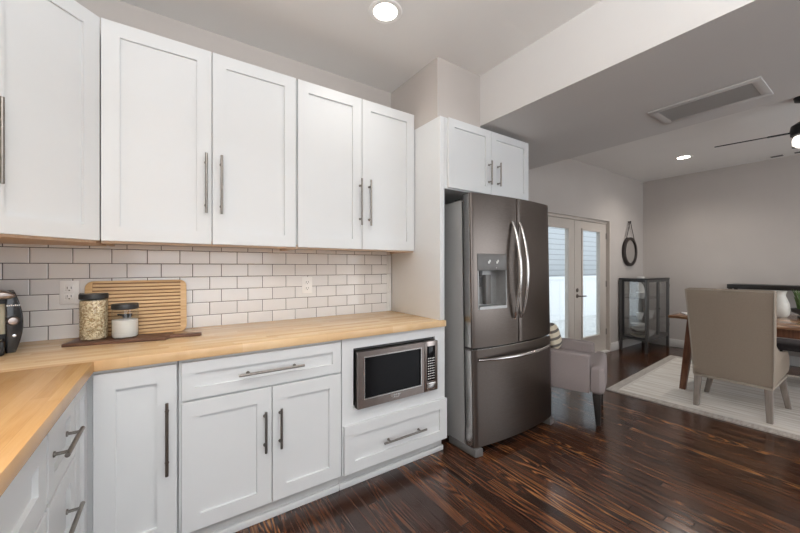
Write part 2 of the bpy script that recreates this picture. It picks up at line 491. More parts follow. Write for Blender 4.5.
# ------------------------------------------------------------------ mesh helpers
class MB:
    """collects shapes; build() links them as one mesh object"""

    def __init__(self):
        self.bm = bmesh.new()

    def box(self, lo, hi, bevel=0.0, seg=2, mat=None):
        v = []
        r = bmesh.ops.create_cube(self.bm, size=1.0)
        v = r['verts']
        for q in v:
            q.co = Vector([lo[i] + (q.co[i] + 0.5) * (hi[i] - lo[i]) for i in range(3)])
        if mat is not None:
            for q in v:
                q.co = mat @ q.co
        if bevel > 0:
            ed = list({e for q in v for e in q.link_edges})
            bmesh.ops.bevel(self.bm, geom=ed, offset=bevel, segments=seg, affect='EDGES', profile=0.5)
        return self

    def prism(self, pts, z0, z1, bevel=0.0, seg=2, mat=None, fn=None):
        """polygon in xy pushed from z0 to z1; fn maps every point"""
        f = fn or (lambda x, y, z: (x, y, z))
        lo = [self.bm.verts.new(f(x, y, z0)) for x, y in pts]
        hi = [self.bm.verts.new(f(x, y, z1)) for x, y in pts]
        n = len(pts)
        fs = [self.bm.faces.new(lo[::-1]), self.bm.faces.new(hi)]
        for i in range(n):
            fs.append(self.bm.faces.new((lo[i], lo[(i + 1) % n], hi[(i + 1) % n], hi[i])))
        if mat is not None:
            for q in lo + hi:
                q.co = mat @ q.co
        bmesh.ops.recalc_face_normals(self.bm, faces=fs)
        if bevel > 0:
            ed = list({e for q in fs[:2] for e in q.edges})
            bmesh.ops.bevel(self.bm, geom=ed, offset=bevel, segments=seg, affect='EDGES', profile=0.5)
        return self

    def lathe(self, prof, c=(0, 0, 0), n=32, mat=None):
        """profile of (radius, height) turned round z at c"""
        rings = []
        for r, z in prof:
            if r < 1e-6:
                rings.append([self.bm.verts.new((c[0], c[1], c[2] + z))])
            else:
                rings.append([self.bm.verts.new((c[0] + r * math.cos(2 * PI * k / n), c[1] + r * math.sin(2 * PI * k / n), c[2] + z))
                              for k in range(n)])
        fs = []
        for a, b in zip(rings, rings[1:]):
            for k in range(n):
                k2 = (k + 1) % n
                if len(a) == 1 and len(b) == 1:
                    continue
                if len(a) == 1:
                    fs.append(self.bm.faces.new((a[0], b[k2], b[k])))
                elif len(b) == 1:
                    fs.append(self.bm.faces.new((a[k], a[k2], b[0])))
                else:
                    fs.append(self.bm.faces.new((a[k], a[k2], b[k2], b[k])))
        bmesh.ops.recalc_face_normals(self.bm, faces=fs)
        if mat is not None:
            for ring in rings:
                for q in ring:
                    q.co = mat @ q.co
        return self

    def tube(self, pts, r, n=10, flat=1.0, up=(0, 0, 1), cap=True):
        """round (or flattened) bar through the points; r a number or one per point"""
        P = [Vector(p) for p in pts]
        rr = r if isinstance(r, (list, tuple)) else [r] * len(P)
        rings = []
        for i, p in enumerate(P):
            d = (P[min(i + 1, len(P) - 1)] - P[max(i - 1, 0)]).normalized()
            u = Vector(up)
            if abs(d.dot(u)) > 0.95:
                u = Vector((1, 0, 0)) if abs(d.x) < 0.9 else Vector((0, 1, 0))
            a = d.cross(u).normalized()
            b = d.cross(a).normalized()
            rings.append([self.bm.verts.new(p + (a * math.cos(2 * PI * k / n) * rr[i] + b * math.sin(2 * PI * k / n) * rr[i] * flat))
                          for k in range(n)])
        fs = []
        for a, b in zip(rings, rings[1:]):
            for k in range(n):
                fs.append(self.bm.faces.new((a[k], a[(k + 1) % n], b[(k + 1) % n], b[k])))
        if cap:
            fs.append(self.bm.faces.new(rings[0][::-1]))
            fs.append(self.bm.faces.new(rings[-1]))
        bmesh.ops.recalc_face_normals(self.bm, faces=fs)
        return self

    def taper(self, top, bot, bevel=0.002):
        """leg between two rectangles: each (cx, cy, z, half_x, half_y)"""
        vs = []
        for cx, cy, z, hx, hy in (bot, top):
            vs.append([self.bm.verts.new((cx + sx * hx, cy + sy * hy, z)) for sx, sy in ((-1, -1), (1, -1), (1, 1), (-1, 1))])
        a, b = vs
        fs = [self.bm.faces.new(a[::-1]), self.bm.faces.new(b)]
        for i in range(4):
            fs.append(self.bm.faces.new((a[i], a[(i + 1) % 4], b[(i + 1) % 4], b[i])))
        bmesh.ops.recalc_face_normals(self.bm, faces=fs)
        if bevel:
            bmesh.ops.bevel(self.bm, geom=list({e for f in fs for e in f.edges}), offset=bevel, segments=2, affect='EDGES', profile=0.5)
        return self

    def build(self, name, mat, parent=None, M4=None, sharp=35, smooth=True):
        if M4 is not None:
            self.bm.transform(M4)
        if parent is not None:
            p = parent
            off = Vector((0, 0, 0))
            while p is not None:
                off += p.location
                p = p.parent
            if parent.get('_world', 1):
                self.bm.transform(Matrix.Translation(-off))
        me = bpy.data.meshes.new(name)
        self.bm.to_mesh(me)
        self.bm.free()
        if smooth:
            me.polygons.foreach_set('use_smooth', [True] * len(me.polygons))
            me.set_sharp_from_angle(angle=math.radians(sharp))
        for mm in (mat if isinstance(mat, (list, tuple)) else [mat]):
            me.materials.append(mm)
        o = bpy.data.objects.new(name, me)
        COL.objects.link(o)
        if parent is not None:
            o.parent = parent
        return o


def tag(o, label=None, cat=None, group=None, kind=None):
    if label:
        o['label'] = label
    if cat:
        o['category'] = cat
    if group:
        o['group'] = group
    if kind:
        o['kind'] = kind
    return o


def thing(name, loc, label, cat, group=None, local=False):
    """an Empty at the thing's base; parts are given in world coordinates unless local"""
    o = bpy.data.objects.new(name, None)
    COL.objects.link(o)
    o.location = loc
    o.empty_display_size = 0.1
    if local:
        o['_world'] = 0
    return tag(o, label, cat, group)


def part_local(o):
    o['_world'] = 0
    return o


def struct(name, mb, mat, label, cat, M4=None):
    o = mb.build(name, mat, None, M4)
    return tag(o, label, cat, None, 'structure')


# ------------------------------------------------------------------ sizes taken from the picture
WY = 2.37          # kitchen wall
DY = 2.46          # dining wall
LX = -0.885        # left wall
FX = 6.66          # far wall
RY = -2.6          # wall behind the camera
CZ = 2.72          # ceilings
BZ = 2.34          # underside of the dropped beam
BX0, BX1 = 1.93, 3.235

# ------------------------------------------------------------------ shell
struct('floor', MB().box((LX - 0.12, RY - 0.12, -0.1), (FX + 0.12, DY + 0.15, 0.0)), M['floor'],
       'dark brown narrow plank hardwood floor with glossy finish', 'floor')
struct('ceiling', MB().box((LX - 0.12, RY - 0.12, CZ), (FX + 0.12, DY + 0.15, CZ + 0.1)), M['ceiling'],
       'smooth pale ceiling over kitchen and dining area', 'ceiling')
struct('ceiling_beam', MB().box((BX0, RY, BZ), (BX1, DY, CZ)), M['beam'],
       'wide dropped ceiling section between kitchen and dining area', 'ceiling')
struct('wall_kitchen', MB().box((LX - 0.12, WY, 0), (2.62, DY + 0.15, CZ)), M['wall'],
       'greige kitchen wall behind the white cabinets', 'wall')
struct('wall_left', MB().box((LX - 0.12, RY - 0.12, 0), (LX, WY, CZ)), M['wall'], 'greige wall at left end of the counter', 'wall')
struct('wall_far', MB().box((FX, RY - 0.12, 0), (FX + 0.12, DY + 0.15, CZ)), M['wall'], 'plain greige wall behind the dining table', 'wall')
struct('trim_soffit', MB().box((1.51, 1.779, 2.306), (BX0, WY, CZ)), M['wall'],
       'boxed greige soffit above the refrigerator cabinet', 'soffit')
# dining wall with the french door opening
DX0, DX1, DZ = 3.64, 5.50, 1.962
w = MB()
w.box((2.62, DY, 0), (DX0, DY + 0.15, CZ)).box((DX1, DY, 0), (FX, DY + 0.15, CZ)).box((DX0, DY, DZ), (DX1, DY + 0.15, CZ))
struct('wall_dining', w, M['wall'], 'greige wall with the glazed double doors', 'wall')
# wall behind the camera with two big windows
w = MB()
RT = RY - 0.12
w.box((LX, RT, 0), (-0.55, RY, CZ)).box((1.65, RT, 0), (3.4, RY, CZ)).box((6.0, RT, 0), (FX, RY, CZ))
w.box((-0.55, RT, 0), (1.65, RY, 0.6)).box((-0.55, RT, 2.3), (1.65, RY, CZ))
w.box((3.4, RT, 0), (6.0, RY, 0.4)).box((3.4, RT, 2.3), (6.0, RY, CZ))
struct('wall_rear', w, M['wall'], 'greige wall with windows opposite the cabinets', 'wall')


def baseboard(name, lo, hi, label):
    m = MB().box((lo[0], lo[1], 0), (hi[0], hi[1], 0.125), 0.004)
    struct(name, m, M['base_white'], label, 'baseboard')


baseboard('baseboard_dining', (DX1, DY - 0.016), (FX, DY), 'white baseboard behind the black glass cabinet')
baseboard('baseboard_far', (FX - 0.016, RY), (FX, DY - 0.017), 'white baseboard along the far greige wall')

# tile backsplash, white edge strip at its right end
struct('trim_backsplash', MB().box((LX, WY - 0.008, 0.9145), (1.462, WY, 1.396)), M['tile'],
       'white subway tile backsplash with dark grout', 'backsplash')
e = MB()
zz = 0.916
while zz < 1.36:
    e.box((1.4635, WY - 0.010, zz), (1.482, WY, min(zz + 0.150, 1.39)), 0.002)
    e.box((1.4845, WY - 0.012, zz), (1.504, WY, min(zz + 0.150, 1.39)), 0.002)
    zz += 0.1525
struct('trim_tile_edge', e, M['caulk'], 'white edge trim strip at the right end of the tiles', 'trim')


# ------------------------------------------------------------------ cabinet pieces (local: face at y=0 looking to -y, x right, z up)
def shaker(lo_x, hi_x, lo_z, hi_z, thick=0.02, frame=0.068, depth=0.012):
    mb = MB()
    bm = mb.bm
    r = bmesh.ops.create_cube(bm, size=1.0)
    lo, hi = (lo_x, -thick, lo_z), (hi_x, 0, hi_z)
    for q in r['verts']:
        q.co = Vector([lo[i] + (q.co[i] + 0.5) * (hi[i] - lo[i]) for i in range(3)])
    bm.faces.ensure_lookup_table()
    bm.normal_update()
    outer = list(bm.edges)
    f = min(bm.faces, key=lambda q: q.calc_center_median().y)
    bmesh.ops.inset_region(bm, faces=[f], thickness=frame, use_even_offset=True)
    ex = bmesh.ops.extrude_face_region(bm, geom=[f])
    vs = [g for g in ex['geom'] if isinstance(g, bmesh.types.BMVert)]
    bmesh.ops.translate(bm, verts=vs, vec=(0, depth, 0))
    if f.is_valid:
        bm.faces.remove(f)
    bmesh.ops.bevel(bm, geom=[q for q in outer if q.is_valid], offset=0.0015, segments=1, affect='EDGES')
    return mb


def pull(p0, p1, out=0.033, w=0.0063, thick=0.02):
    """bar pull between two ends given as (x, z), standing off the door face"""
    a, b = Vector((p0[0], 0, p0[1])), Vector((p1[0], 0, p1[1]))
    d = (b - a).normalized()
    L = (b - a).length
    y = -thick - out
    mb = MB()
    mb.tube([a + Vector((0, y, 0)), b + Vector((0, y, 0))], w, 12, up=(0, 1, 0))
    for t in (0.14, 0.86):
        p = a + d * L * t
        mb.tube([p + Vector((0, -thick, 0)), p + Vector((0, y, 0))], w * 0.75, 8)
        mb.tube([p + Vector((0, -thick, 0)), p + Vector((0, -thick - 0.004, 0))], w * 1.3, 10)
    return mb


def face_at(x, y, rz=0):
    return Matrix.Translation((x, y, 0)) @ Matrix.Rotation(rz, 4, 'Z')


def door(root, F, x0, x1, z0, z1, handle=None, name='door', frame=0.069, hname='handle', hm='nickel'):
    d = shaker(x0, x1, z0, z1, frame=frame).build(name, M['cab'], root, F)
    if handle:
        h = pull(*handle)
        h.build(hname, M[hm], d, F)
    return d


# ------------------------------------------------------------------ base cabinets
CT = 0.872        # top of the carcasses
FY = 1.75 + 0.02  # carcass front, kitchen wall run
FXL = -0.27 - 0.02
F_B = face_at(0, FY)
F_L = face_at(FXL, 0, PI / 2)    # local x -> world y, local -y -> world +x

# corner cabinet with a folding door
c = thing('base_cabinet', (-0.57, 2.05, 0), 'white corner base cabinet with folding door and long upright pull', 'cabinet', 'white base cabinets')
b = MB()
b.prism([(LX + 0.003, WY - 0.001), (LX + 0.003, 1.556), (FXL, 1.556), (FXL, FY), (0.020, FY), (0.020, WY - 0.001)], 0.10, CT)
b.build('body', M['cab'], c)
k = MB()
k.prism([(LX + 0.003, WY - 0.03), (LX + 0.003, 1.556), (FXL - 0.02, 1.556), (FXL - 0.02, FY + 0.02), (0.020, FY + 0.02), (0.020, WY - 0.03)], 0.0, 0.0995)
k.build('toe_kick', M['toe'], c)
door(c, F_B, -0.255, 0.016, 0.106, 0.856, ((-0.018, 0.40), (-0.018, 0.705)), hm='bronze')
door(c, F_L, 1.560, 1.744, 0.106, 0.856, frame=0.05)

# two doors and a drawer
c = thing('base_cabinet', (0.41, 2.06, 0), 'white base cabinet with one wide drawer over two doors', 'cabinet', 'white base cabinets')
MB().box((0.024, FY, 0.10), (0.790, WY - 0.001, CT)).build('body', M['cab'], c)
MB().box((0.024, FY + 0.035, 0), (0.790, WY - 0.03, 0.0995)).build('toe_kick', M['toe'], c)
MB().box((0.024, FY + 0.018, 0), (0.790, FY + 0.0345, 0.035), 0.004).build('base_strip', M['cab'], c)
door(c, F_B, 0.034, 0.783, 0.690, 0.856, ((0.258, 0.770), (0.566, 0.770)), 'drawer', 0.050)
door(c, F_B, 0.034, 0.411, 0.106, 0.680, ((0.378, 0.375), (0.378, 0.572)))
door(c, F_B, 0.415, 0.783, 0.106, 0.680, ((0.451, 0.375), (0.451, 0.572)))

# microwave cabinet
NX0, NX1, NZ0, NZ1 = 0.862, 1.470, 0.462, 0.808
c = thing('base_cabinet', (1.18, 2.06, 0), 'white base cabinet with microwave opening over one drawer', 'cabinet', 'white base cabinets')
b = MB()
fx0, fx1 = 0.7915, 1.556
YF = FY - 0.012
b.box((fx0, YF, 0.10), (NX0, WY - 0.001, CT)).box((NX1, YF, 0.10), (fx1, WY - 0.001, CT))
b.box((NX0, YF, NZ1), (NX1, WY - 0.001, CT)).box((NX0, YF, 0.10), (NX1, WY - 0.001, NZ0))
b.box((NX0, WY - 0.02, NZ0), (NX1, WY - 0.001, NZ1))
b.build('body', M['cab'], c)
MB().box((fx0, FY + 0.035, 0), (fx1 + 0.012, WY - 0.03, 0.0995)).build('toe_kick', M['toe'], c)
MB().box((fx0, FY + 0.018, 0), (fx1 + 0.016, FY + 0.0345, 0.035), 0.004).build('base_strip', M['cab'], c)
door(c, face_at(0, YF), 0.799, 1.562, 0.106, 0.380, ((1.042, 0.232), (1.358, 0.232)), 'drawer', 0.064)

# drawers on the left run
c = thing('drawer_cabinet', (-0.59, 1.40, 0), 'white three drawer base cabinet beside the corner cabinet', 'cabinet', 'white base cabinets')
MB().box((LX + 0.003, 1.252, 0.10), (FXL, 1.552, CT)).build('body', M['cab'], c)
MB().box((LX + 0.003, 1.252, 0), (FXL - 0.03, 1.552, 0.0995)).build('toe_kick', M['toe'], c)
for z0, z1 in ((0.650, 0.856), (0.385, 0.640), (0.106, 0.375)):
    zc = (z0 + z1) / 2 + 0.008
    door(c, F_L, 1.258, 1.548, z0, z1, ((1.275, zc), (1.465, zc)), 'drawer', 0.055)
# next cabinet, cut by the picture edge
c = thing('sink_cabinet', (-0.59, 0.81, 0), 'white base cabinet at the picture edge beside the three drawers', 'cabinet', 'white base cabinets')
MB().box((LX + 0.003, 0.38, 0.10), (FXL, 1.248, CT)).build('body', M['cab'], c)
MB().box((LX + 0.003, 0.38, 0), (FXL - 0.03, 1.248, 0.0995)).build('toe_kick', M['toe'], c)
door(c, F_L, 0.388, 1.242, 0.650, 0.856, None, 'drawer', 0.065)
door(c, F_L, 0.388, 0.812, 0.106, 0.640, ((0.775, 0.36), (0.775, 0.56)))
door(c, F_L, 0.817, 1.242, 0.106, 0.640, ((0.855, 0.36), (0.855, 0.56)))

# worktop: long slab against the wall, side slab butted to it
c = thing('countertop', (0.0, 2.0, 0.875), 'honey coloured butcher block worktop on the white base cabinets', 'countertop')
MB().box((LX, 1.731, 0.8725), (1.549, WY - 0.0005, 0.914), 0.003).build('slab', M['block_x'], c)
o = MB().box((LX, 0.36, 0.8725), (-0.248, 1.7305, 0.914), 0.003).build('slab', M['block_y'], c)
o['label'] = 'deeper orange side slab'

# ------------------------------------------------------------------ wall cabinets
UZ0, UZ1 = 1.39, 2.412
UY = 2.035 + 0.02
F_U = face_at(0, UY)


def wall_cab(x0, x1, doors, label):
    c = thing('wall_cabinet', ((x0 + x1) / 2, 2.2, UZ0), label, 'cabinet', 'white wall cabinets')
    MB().box((x0, UY, UZ0 + 0.022), (x1, WY - 0.001, UZ1 - 0.002)).build('body', M['cab'], c)
    u = MB()
    u.box((x0 + 0.002, UY + 0.002, UZ0 + 0.012), (x1 - 0.002, WY - 0.001, UZ0 + 0.0215))
    u.box((x0, UY, UZ0 - 0.004), (x1, UY + 0.018, UZ0 + 0.0215)).box((x0, UY + 0.0185, UZ0 - 0.004), (x0 + 0.015, WY - 0.009, UZ0 + 0.0115))
    u.box((x1 - 0.015, UY + 0.0185, UZ0 - 0.004), (x1, WY - 0.009, UZ0 + 0.0115))
    q = u.build('underside', M['birch'], c)
    q['label'] = 'bare wood underside'
    for a, b_, hx in doors:
        door(c, F_U, a, b_, UZ0 + 0.006, UZ1, ((hx, 1.555), (hx, 1.865)), frame=0.067)
    return c


wall_cab(-0.270, 0.6225, [(-0.2685, 0.173, 0.147), (0.177, 0.618, 0.218)], 'wide white two door wall cabinet above the jars')
wall_cab(0.6255, 1.506, [(0.630, 1.062, 1.047), (1.066, 1.502, 1.117)], 'white two door wall cabinet nearest the refrigerator')

# diagonal corner wall cabinet
c = thing('wall_cabinet', (-0.6, 2.1, UZ0), 'white diagonal corner wall cabinet above the coffee maker', 'cabinet', 'white wall cabinets')
h = 0.02 / math.sqrt(2)
pa, pb = (-0.274 - h, 2.037 + h), (-0.552 - h, 1.759 + h)
pl = [(LX, WY - 0.001), (LX, pb[1]), pb, pa, (-0.274 - h, WY - 0.001)]
MB().prism(pl, UZ0 + 0.022, UZ1 - 0.002).build('body', M['cab'], c)
q = MB().prism(pl, UZ0 - 0.004, UZ0 + 0.0215).build('underside', M['birch'], c)
q['label'] = 'bare wood underside'
F_D = face_at(pb[0], pb[1], PI / 4)
L = math.hypot(pa[0] - pb[0], pa[1] - pb[1])
door(c, F_D, 0.003, L + 0.003, UZ0 + 0.006, UZ1, ((0.047, 1.57), (0.047, 1.875)), frame=0.067)

# cabinet over the refrigerator with its tall end panel
c = thing('wall_cabinet', (2.0, 2.05, 1.82), 'white two door cabinet with end panel above the steel refrigerator', 'cabinet', 'white wall cabinets')
YR = 1.75
MB().box((1.550, YR, 1.815), (2.462, WY - 0.001, 2.304)).build('body', M['cab'], c)
MB().box((1.508, YR, 0.9148), (1.5485, WY - 0.013, 2.304), 0.001).build('end_panel', M['cab'], c)
F_R = face_at(0, YR)
door(c, F_R, 1.570, 1.996, 1.822, 2.302, ((1.970, 1.888), (1.970, 2.066)), frame=0.055)
door(c, F_R, 2.000, 2.455, 1.822, 2.302, ((2.070, 1.888), (2.070, 2.066)), frame=0.055)


# ------------------------------------------------------------------ wall outlets on the tiles
def outlet(x, z, label):
    c = thing('wall_outlet', (x, WY - 0.008, z), label, 'outlet', 'outlets on the tiled backsplash')
    y = WY - 0.0085
    MB().box((x - 0.037, y - 0.006, z - 0.059), (x + 0.037, y, z + 0.059), 0.003).build('cover_plate', M['white_plastic'], c)
    for s in (-1, 1):
        zc = z + s * 0.021
        r = MB().box((x - 0.017, y - 0.009, zc - 0.016), (x + 0.017, y - 0.0055, zc + 0.016), 0.004).build('receptacle', M['white_plastic'], c)
        m = MB()
        m.box((x - 0.0085, y - 0.0096, zc - 0.003), (x - 0.0060, y - 0.0085, zc + 0.008))
        m.box((x + 0.0060, y - 0.0096, zc - 0.003), (x + 0.0085, y - 0.0085, zc + 0.008))
        m.lathe([(0, 0), (0.003, 0), (0.003, 0.001), (0, 0.001)], (0, 0, 0), 10,
                Matrix.Translation((x, y - 0.0086, zc - 0.010)) @ Matrix.Rotation(PI / 2, 4, 'X'))
        q = m.build('slots', M['dark'], r)


outlet(-0.431, 1.147, 'white double wall outlet left of the bamboo board')
outlet(0.795, 1.147, 'white double wall outlet between counter and cabinet nearest refrigerator')

# ------------------------------------------------------------------ things on the counter
# walnut serving board
ang = math.atan2(2.027 - 2.104, -0.016 + 0.412)
T = Matrix.Translation((-0.412, 2.108, 0.9143)) @ Matrix.Rotation(ang, 4, 'Z')
c = thing('serving_board', (-0.2, 2.14, 0.9143), 'dark walnut paddle serving board under the two jars', 'serving board')
LB = 0.404
WB = 0.150
pts = [(0, 0), (LB - 0.01, 0), (LB, 0.045), (LB + 0.02, 0.052), (LB + 0.13, 0.052), (LB + 0.135, 0.07), (LB + 0.13, 0.098), (LB + 0.02, 0.098), (LB, 0.105), (LB - 0.01, WB), (0, WB)]
MB().prism(pts, 0, 0.014, 0.002).build('board', M['walnut'], c, T)


def jar(name, x, y, z, r, h, fill, fmat, label):
    c = thing(name, (x, y, z), label, 'jar', 'storage jars on the serving board')
    hl = 0.026
    g = h - hl
    MB().lathe([(0, 0), (r * 0.93, 0), (r, 0.006), (r, g - 0.012), (r * 0.95, g - 0.002), (r * 0.95, g + 0.004)], (x, y, z), 40).build('glass_jar', M['glass'], c)
    f = g * fill
    MB().lathe([(0, 0.004), (r * 0.92, 0.004), (r * 0.965, 0.010), (r * 0.965, f), (r * 0.5, f + 0.003), (0, f + 0.005)], (x, y, z), 40).build('contents', fmat, c)
    MB().lathe([(0, g), (r * 0.99, g), (r * 1.03, g + 0.003), (r * 1.03, h - 0.004), (r * 0.99, h), (0, h)], (x, y, z), 40).build('lid', M['black_lid'], c)
    return c


TZ = 0.9287
jar('oat_jar', -0.313, 2.182, TZ, 0.0530, 0.219, 0.97, M['oats'], 'tall glass jar of rolled oats with black lid')
jar('sugar_jar', -0.193, 2.160, TZ, 0.0530, 0.165, 0.62, M['sugar'], 'short glass jar of white sugar with black lid')
# scoop lying on the sugar
s = MB()
s.lathe([(0, 0), (0.016, 0), (0.022, 0.018), (0.020, 0.018), (0.015, 0.002), (0, 0.002)], (-0.186, 2.160, TZ + 0.0945), 18)
s.tube([(-0.202, 2.158, TZ + 0.110), (-0.222, 2.150, TZ + 0.114)], 0.004, 8)
tag(s.build('scoop', M['black_lid']), 'small black scoop inside the jar of sugar', 'scoop')

# bamboo cutting board leaning on the tiles
th = math.atan2(2.338 - 2.272, 0.285)
T = Matrix.Translation((-0.370, 2.268, 0.9148)) @ Matrix.Rotation(-th, 4, 'X')
c = thing('cutting_board', (-0.15, 2.28, 0.915), 'ridged bamboo cutting board leaning against the tiles', 'cutting board')
BW, BH, BT = 0.440, 0.297, 0.018
rr = 0.035
pts = []
for cx, cz, a0 in ((BW - rr, rr, -90), (BW - rr, BH - rr, 0), (rr, BH - rr, 90), (rr, rr, 180)):
    for i in range(7):
        a = math.radians(a0 + 15 * i)
        pts.append((cx + rr * math.cos(a), cz + rr * math.sin(a)))
fn = lambda x, y, z: (x, z, y)
MB().prism(pts, 0.003, BT, 0.004, 2, fn=fn).build('board', M['bamboo'], c, T)
MB().box((0.030, 0.0015, 0.012), (BW - 0.030, 0.0035, BH - 0.012)).build('grooved_panel', M['bamboo_dark'], c, T)
m = MB()
nr = 14
for i in range(nr):
    z0 = 0.014 + i * (BH - 0.028) / nr
    m.box((0.030, -0.0025, z0), (BW - 0.030, 0.002, z0 + 0.0138), 0.002, 1)
m.build('ridges', M['bamboo'], c, T)

# single cup coffee maker in the corner
c = thing('coffee_maker', (-0.61, 2.12, 0.9143), 'black single cup coffee maker with silver lid handle in counter corner', 'coffee maker')
T = Matrix.Translation((-0.636, 2.075, 0.9143)) @ Matrix.Rotation(math.radians(16), 4, 'Z')


def barrel(w, z0, z1, inset=0):
    pts = []
    for i in range(17):
        t = i / 16
        z = z0 + (z1 - z0) * t
        pts.append((w * (0.74 + 0.26 * math.sin(PI * (0.08 + 0.86 * t))), z))
    return pts


R_ = barrel(0.112, 0.0, 0.255)
full = R_ + [(-x, z) for x, z in R_[::-1]]
MB().prism(full, 0.055, 0.235, 0.012, 3, fn=lambda x, y, z: (x, z, y)).build('body', M['dark'], c, T)
for s in (-1, 1):
    cheek = [(s * x, z) for x, z in R_] + [(s * 0.062, 0.255), (s * 0.062, 0.0)]
    q = MB().prism(cheek, -0.005, 0.0545, 0.005, 3, fn=lambda x, y, z: (x, z, y)).build('front_cheek', M['black_gloss'], c, T)
    if s > 0:
        RX = Matrix.Rotation(PI / 2, 4, 'X')
        m = MB().lathe([(0, 0), (0.019, 0), (0.019, 0.004), (0.014, 0.010), (0, 0.012)], (0, 0, 0), 24, Matrix.Translation((0.082, -0.0055, 0.135)) @ RX)
        m.build('dial', M['oven_steel'], q, T)
        m = MB().lathe([(0, 0), (0.0065, 0), (0.006, 0.004), (0, 0.005)], (0, 0, 0), 16, Matrix.Translation((0.086, -0.0055, 0.072)) @ RX)
        m.build('button', M['steel_light'], q, T)
        m = MB()
        for i in range(7):
            m.box((0.064 + i * 0.0058, -0.0062, 0.197), (0.068 + i * 0.0058, -0.0050, 0.2035 - (i % 2) * 0.002))
        m.build('lettering', M['white_mark'], q, T)
m = MB()
prof = [(-0.07, 0.248), (-0.05, 0.260), (0, 0.268), (0.05, 0.260), (0.07, 0.248), (0.072, 0.236), (0.06, 0.228), (-0.06, 0.228), (-0.072, 0.236)]
m.prism([(x * 1.25, z) for x, z in prof], -0.020, 0.150, 0.010, 3, fn=lambda x, y, z: (x, z, y))
m.build('lid', M['oven_steel'], c, T)
MB().box((-0.061, 0.050, 0.075), (0.061, 0.0549, 0.205), 0.002).build('bay_panel', M['cream'], c, T)
d = MB()
d.box((-0.060, -0.060, 0.0), (0.060, 0.050, 0.062), 0.010, 3)
d = d.build('drip_tray', M['black_gloss'], c, T)
m = MB()
for i in range(6):
    m.box((0.012 + i * 0.006, -0.0615, 0.045), (0.0162 + i * 0.006, -0.0595, 0.049))
m.lathe([(0.006, 0), (0.008, 0), (0.008, 0.0015), (0.006, 0.0015)], (0, 0, 0), 18, Matrix.Translation((0.030, -0.0605, 0.027)) @ Matrix.Rotation(PI / 2, 4, 'X'))
m.build('marking', M['white_mark'], d, T)

# ------------------------------------------------------------------ microwave in its opening
c = thing('microwave_oven', (1.17, 1.95, NZ0), 'built in steel microwave oven with black glass door', 'microwave')
mx0, mx1, mz0, mz1 = 0.874, 1.462, NZ0 + 0.0035, 0.790
MB().box((mx0 + 0.01, 1.765, mz0), (mx1 - 0.01, 2.28, mz1 - 0.005)).build('case', M['dark'], c)
# door with a window hole
yb, yf = 1.7648, 1.722
dx1 = 1.350
d = MB()
wx0, wx1, wz0, wz1 = mx0 + 0.044, 1.322, mz0 + 0.055, mz1 - 0.036
d.box((mx0, yf, mz0), (wx0, yb, mz1)).box((wx1, yf, mz0), (dx1, yb, mz1))
d.box((wx0, yf, mz0), (wx1, yb, wz0)).box((wx0, yf, wz1), (wx1, yb, mz1))
d = d.build('door', M['oven_steel'], c)
MB().box((wx0, yf + 0.006, wz0), (wx1, yf + 0.02, wz1)).build('door_glass', M['black_glass'], d)
m = MB()
for lo, hi in (((wx0 - 0.006, wz0 - 0.006), (wx1 + 0.006, wz0)), ((wx0 - 0.006, wz1), (wx1 + 0.006, wz1 + 0.006)),
               ((wx0 - 0.006, wz0), (wx0, wz1)), ((wx1, wz0), (wx1 + 0.006, wz1))):
    m.box((lo[0], yf - 0.003, lo[1]), (hi[0], yf + 0.004, hi[1]))
m.build('window_rim', M['steel_light'], d)
m = MB()
for i, wv in enumerate((0.006, 0.012, 0.008, 0.012, 0.006)):
    xx = 1.10 + i * 0.0145
    m.box((xx, yf - 0.001, mz0 + 0.030), (xx + wv, yf, mz0 + 0.040)).box((xx, yf - 0.001, mz0 + 0.018), (xx + wv * 0.8, yf, mz0 + 0.025))
m.build('marking', M['steel_light'], d)
p = MB()
p.box((dx1 + 0.002, yf - 0.002, mz0), (mx1, yb, mz1), 0.003)
p = p.build('control_panel', M['oven_steel'], c)
MB().box((dx1 + 0.022, yf - 0.004, mz0 + 0.068), (mx1 - 0.022, yf - 0.0018, mz1 - 0.030), 0.001).build('keypad', M['black_glass'], p)
m = MB()
for i in range(4):
    for j in range(9):
        xx = dx1 + 0.028 + i * 0.0150
        z = mz0 + 0.080 + j * 0.0165
        m.box((xx, yf - 0.0048, z), (xx + 0.009, yf - 0.0038, z + 0.005))
m.build('keys', M['white_mark'], p)
MB().box((dx1 + 0.018, yf - 0.007, mz0 + 0.012), (mx1 - 0.014, yf - 0.0018, mz0 + 0.056), 0.002).build('release_button', M['steel_light'], p)
# fan intake grille over the door
MB().box((mx0 - 0.004, 1.768, mz1 + 0.003), (mx1 + 0.004, 1.80, NZ1 - 0.001)).build('top_vent', M['dark'], c)

# ------------------------------------------------------------------ refrigerator (local origin at its front left foot)
FRX, FRY = 1.672, 1.582
fr = thing('refrigerator', (FRX, FRY, 0.0), 'dark stainless french door refrigerator with bottom freezer drawer', 'refrigerator', local=True)
fr.rotation_euler = (-0.020, 0, 0)
FW = 0.905


def fbuild(mb, name, mat, parent=None):
    return part_local(mb.build(name, mat, parent or fr))


fbuild(MB().box((0.004, 0.105, 0.045), (FW - 0.004, 0.715, 1.745), 0.004), 'body', M['fridge_side'])
fbuild(MB().box((0.012, 0.085, 0.085), (FW - 0.012, 0.1048, 1.735)), 'gasket', M['dark'])
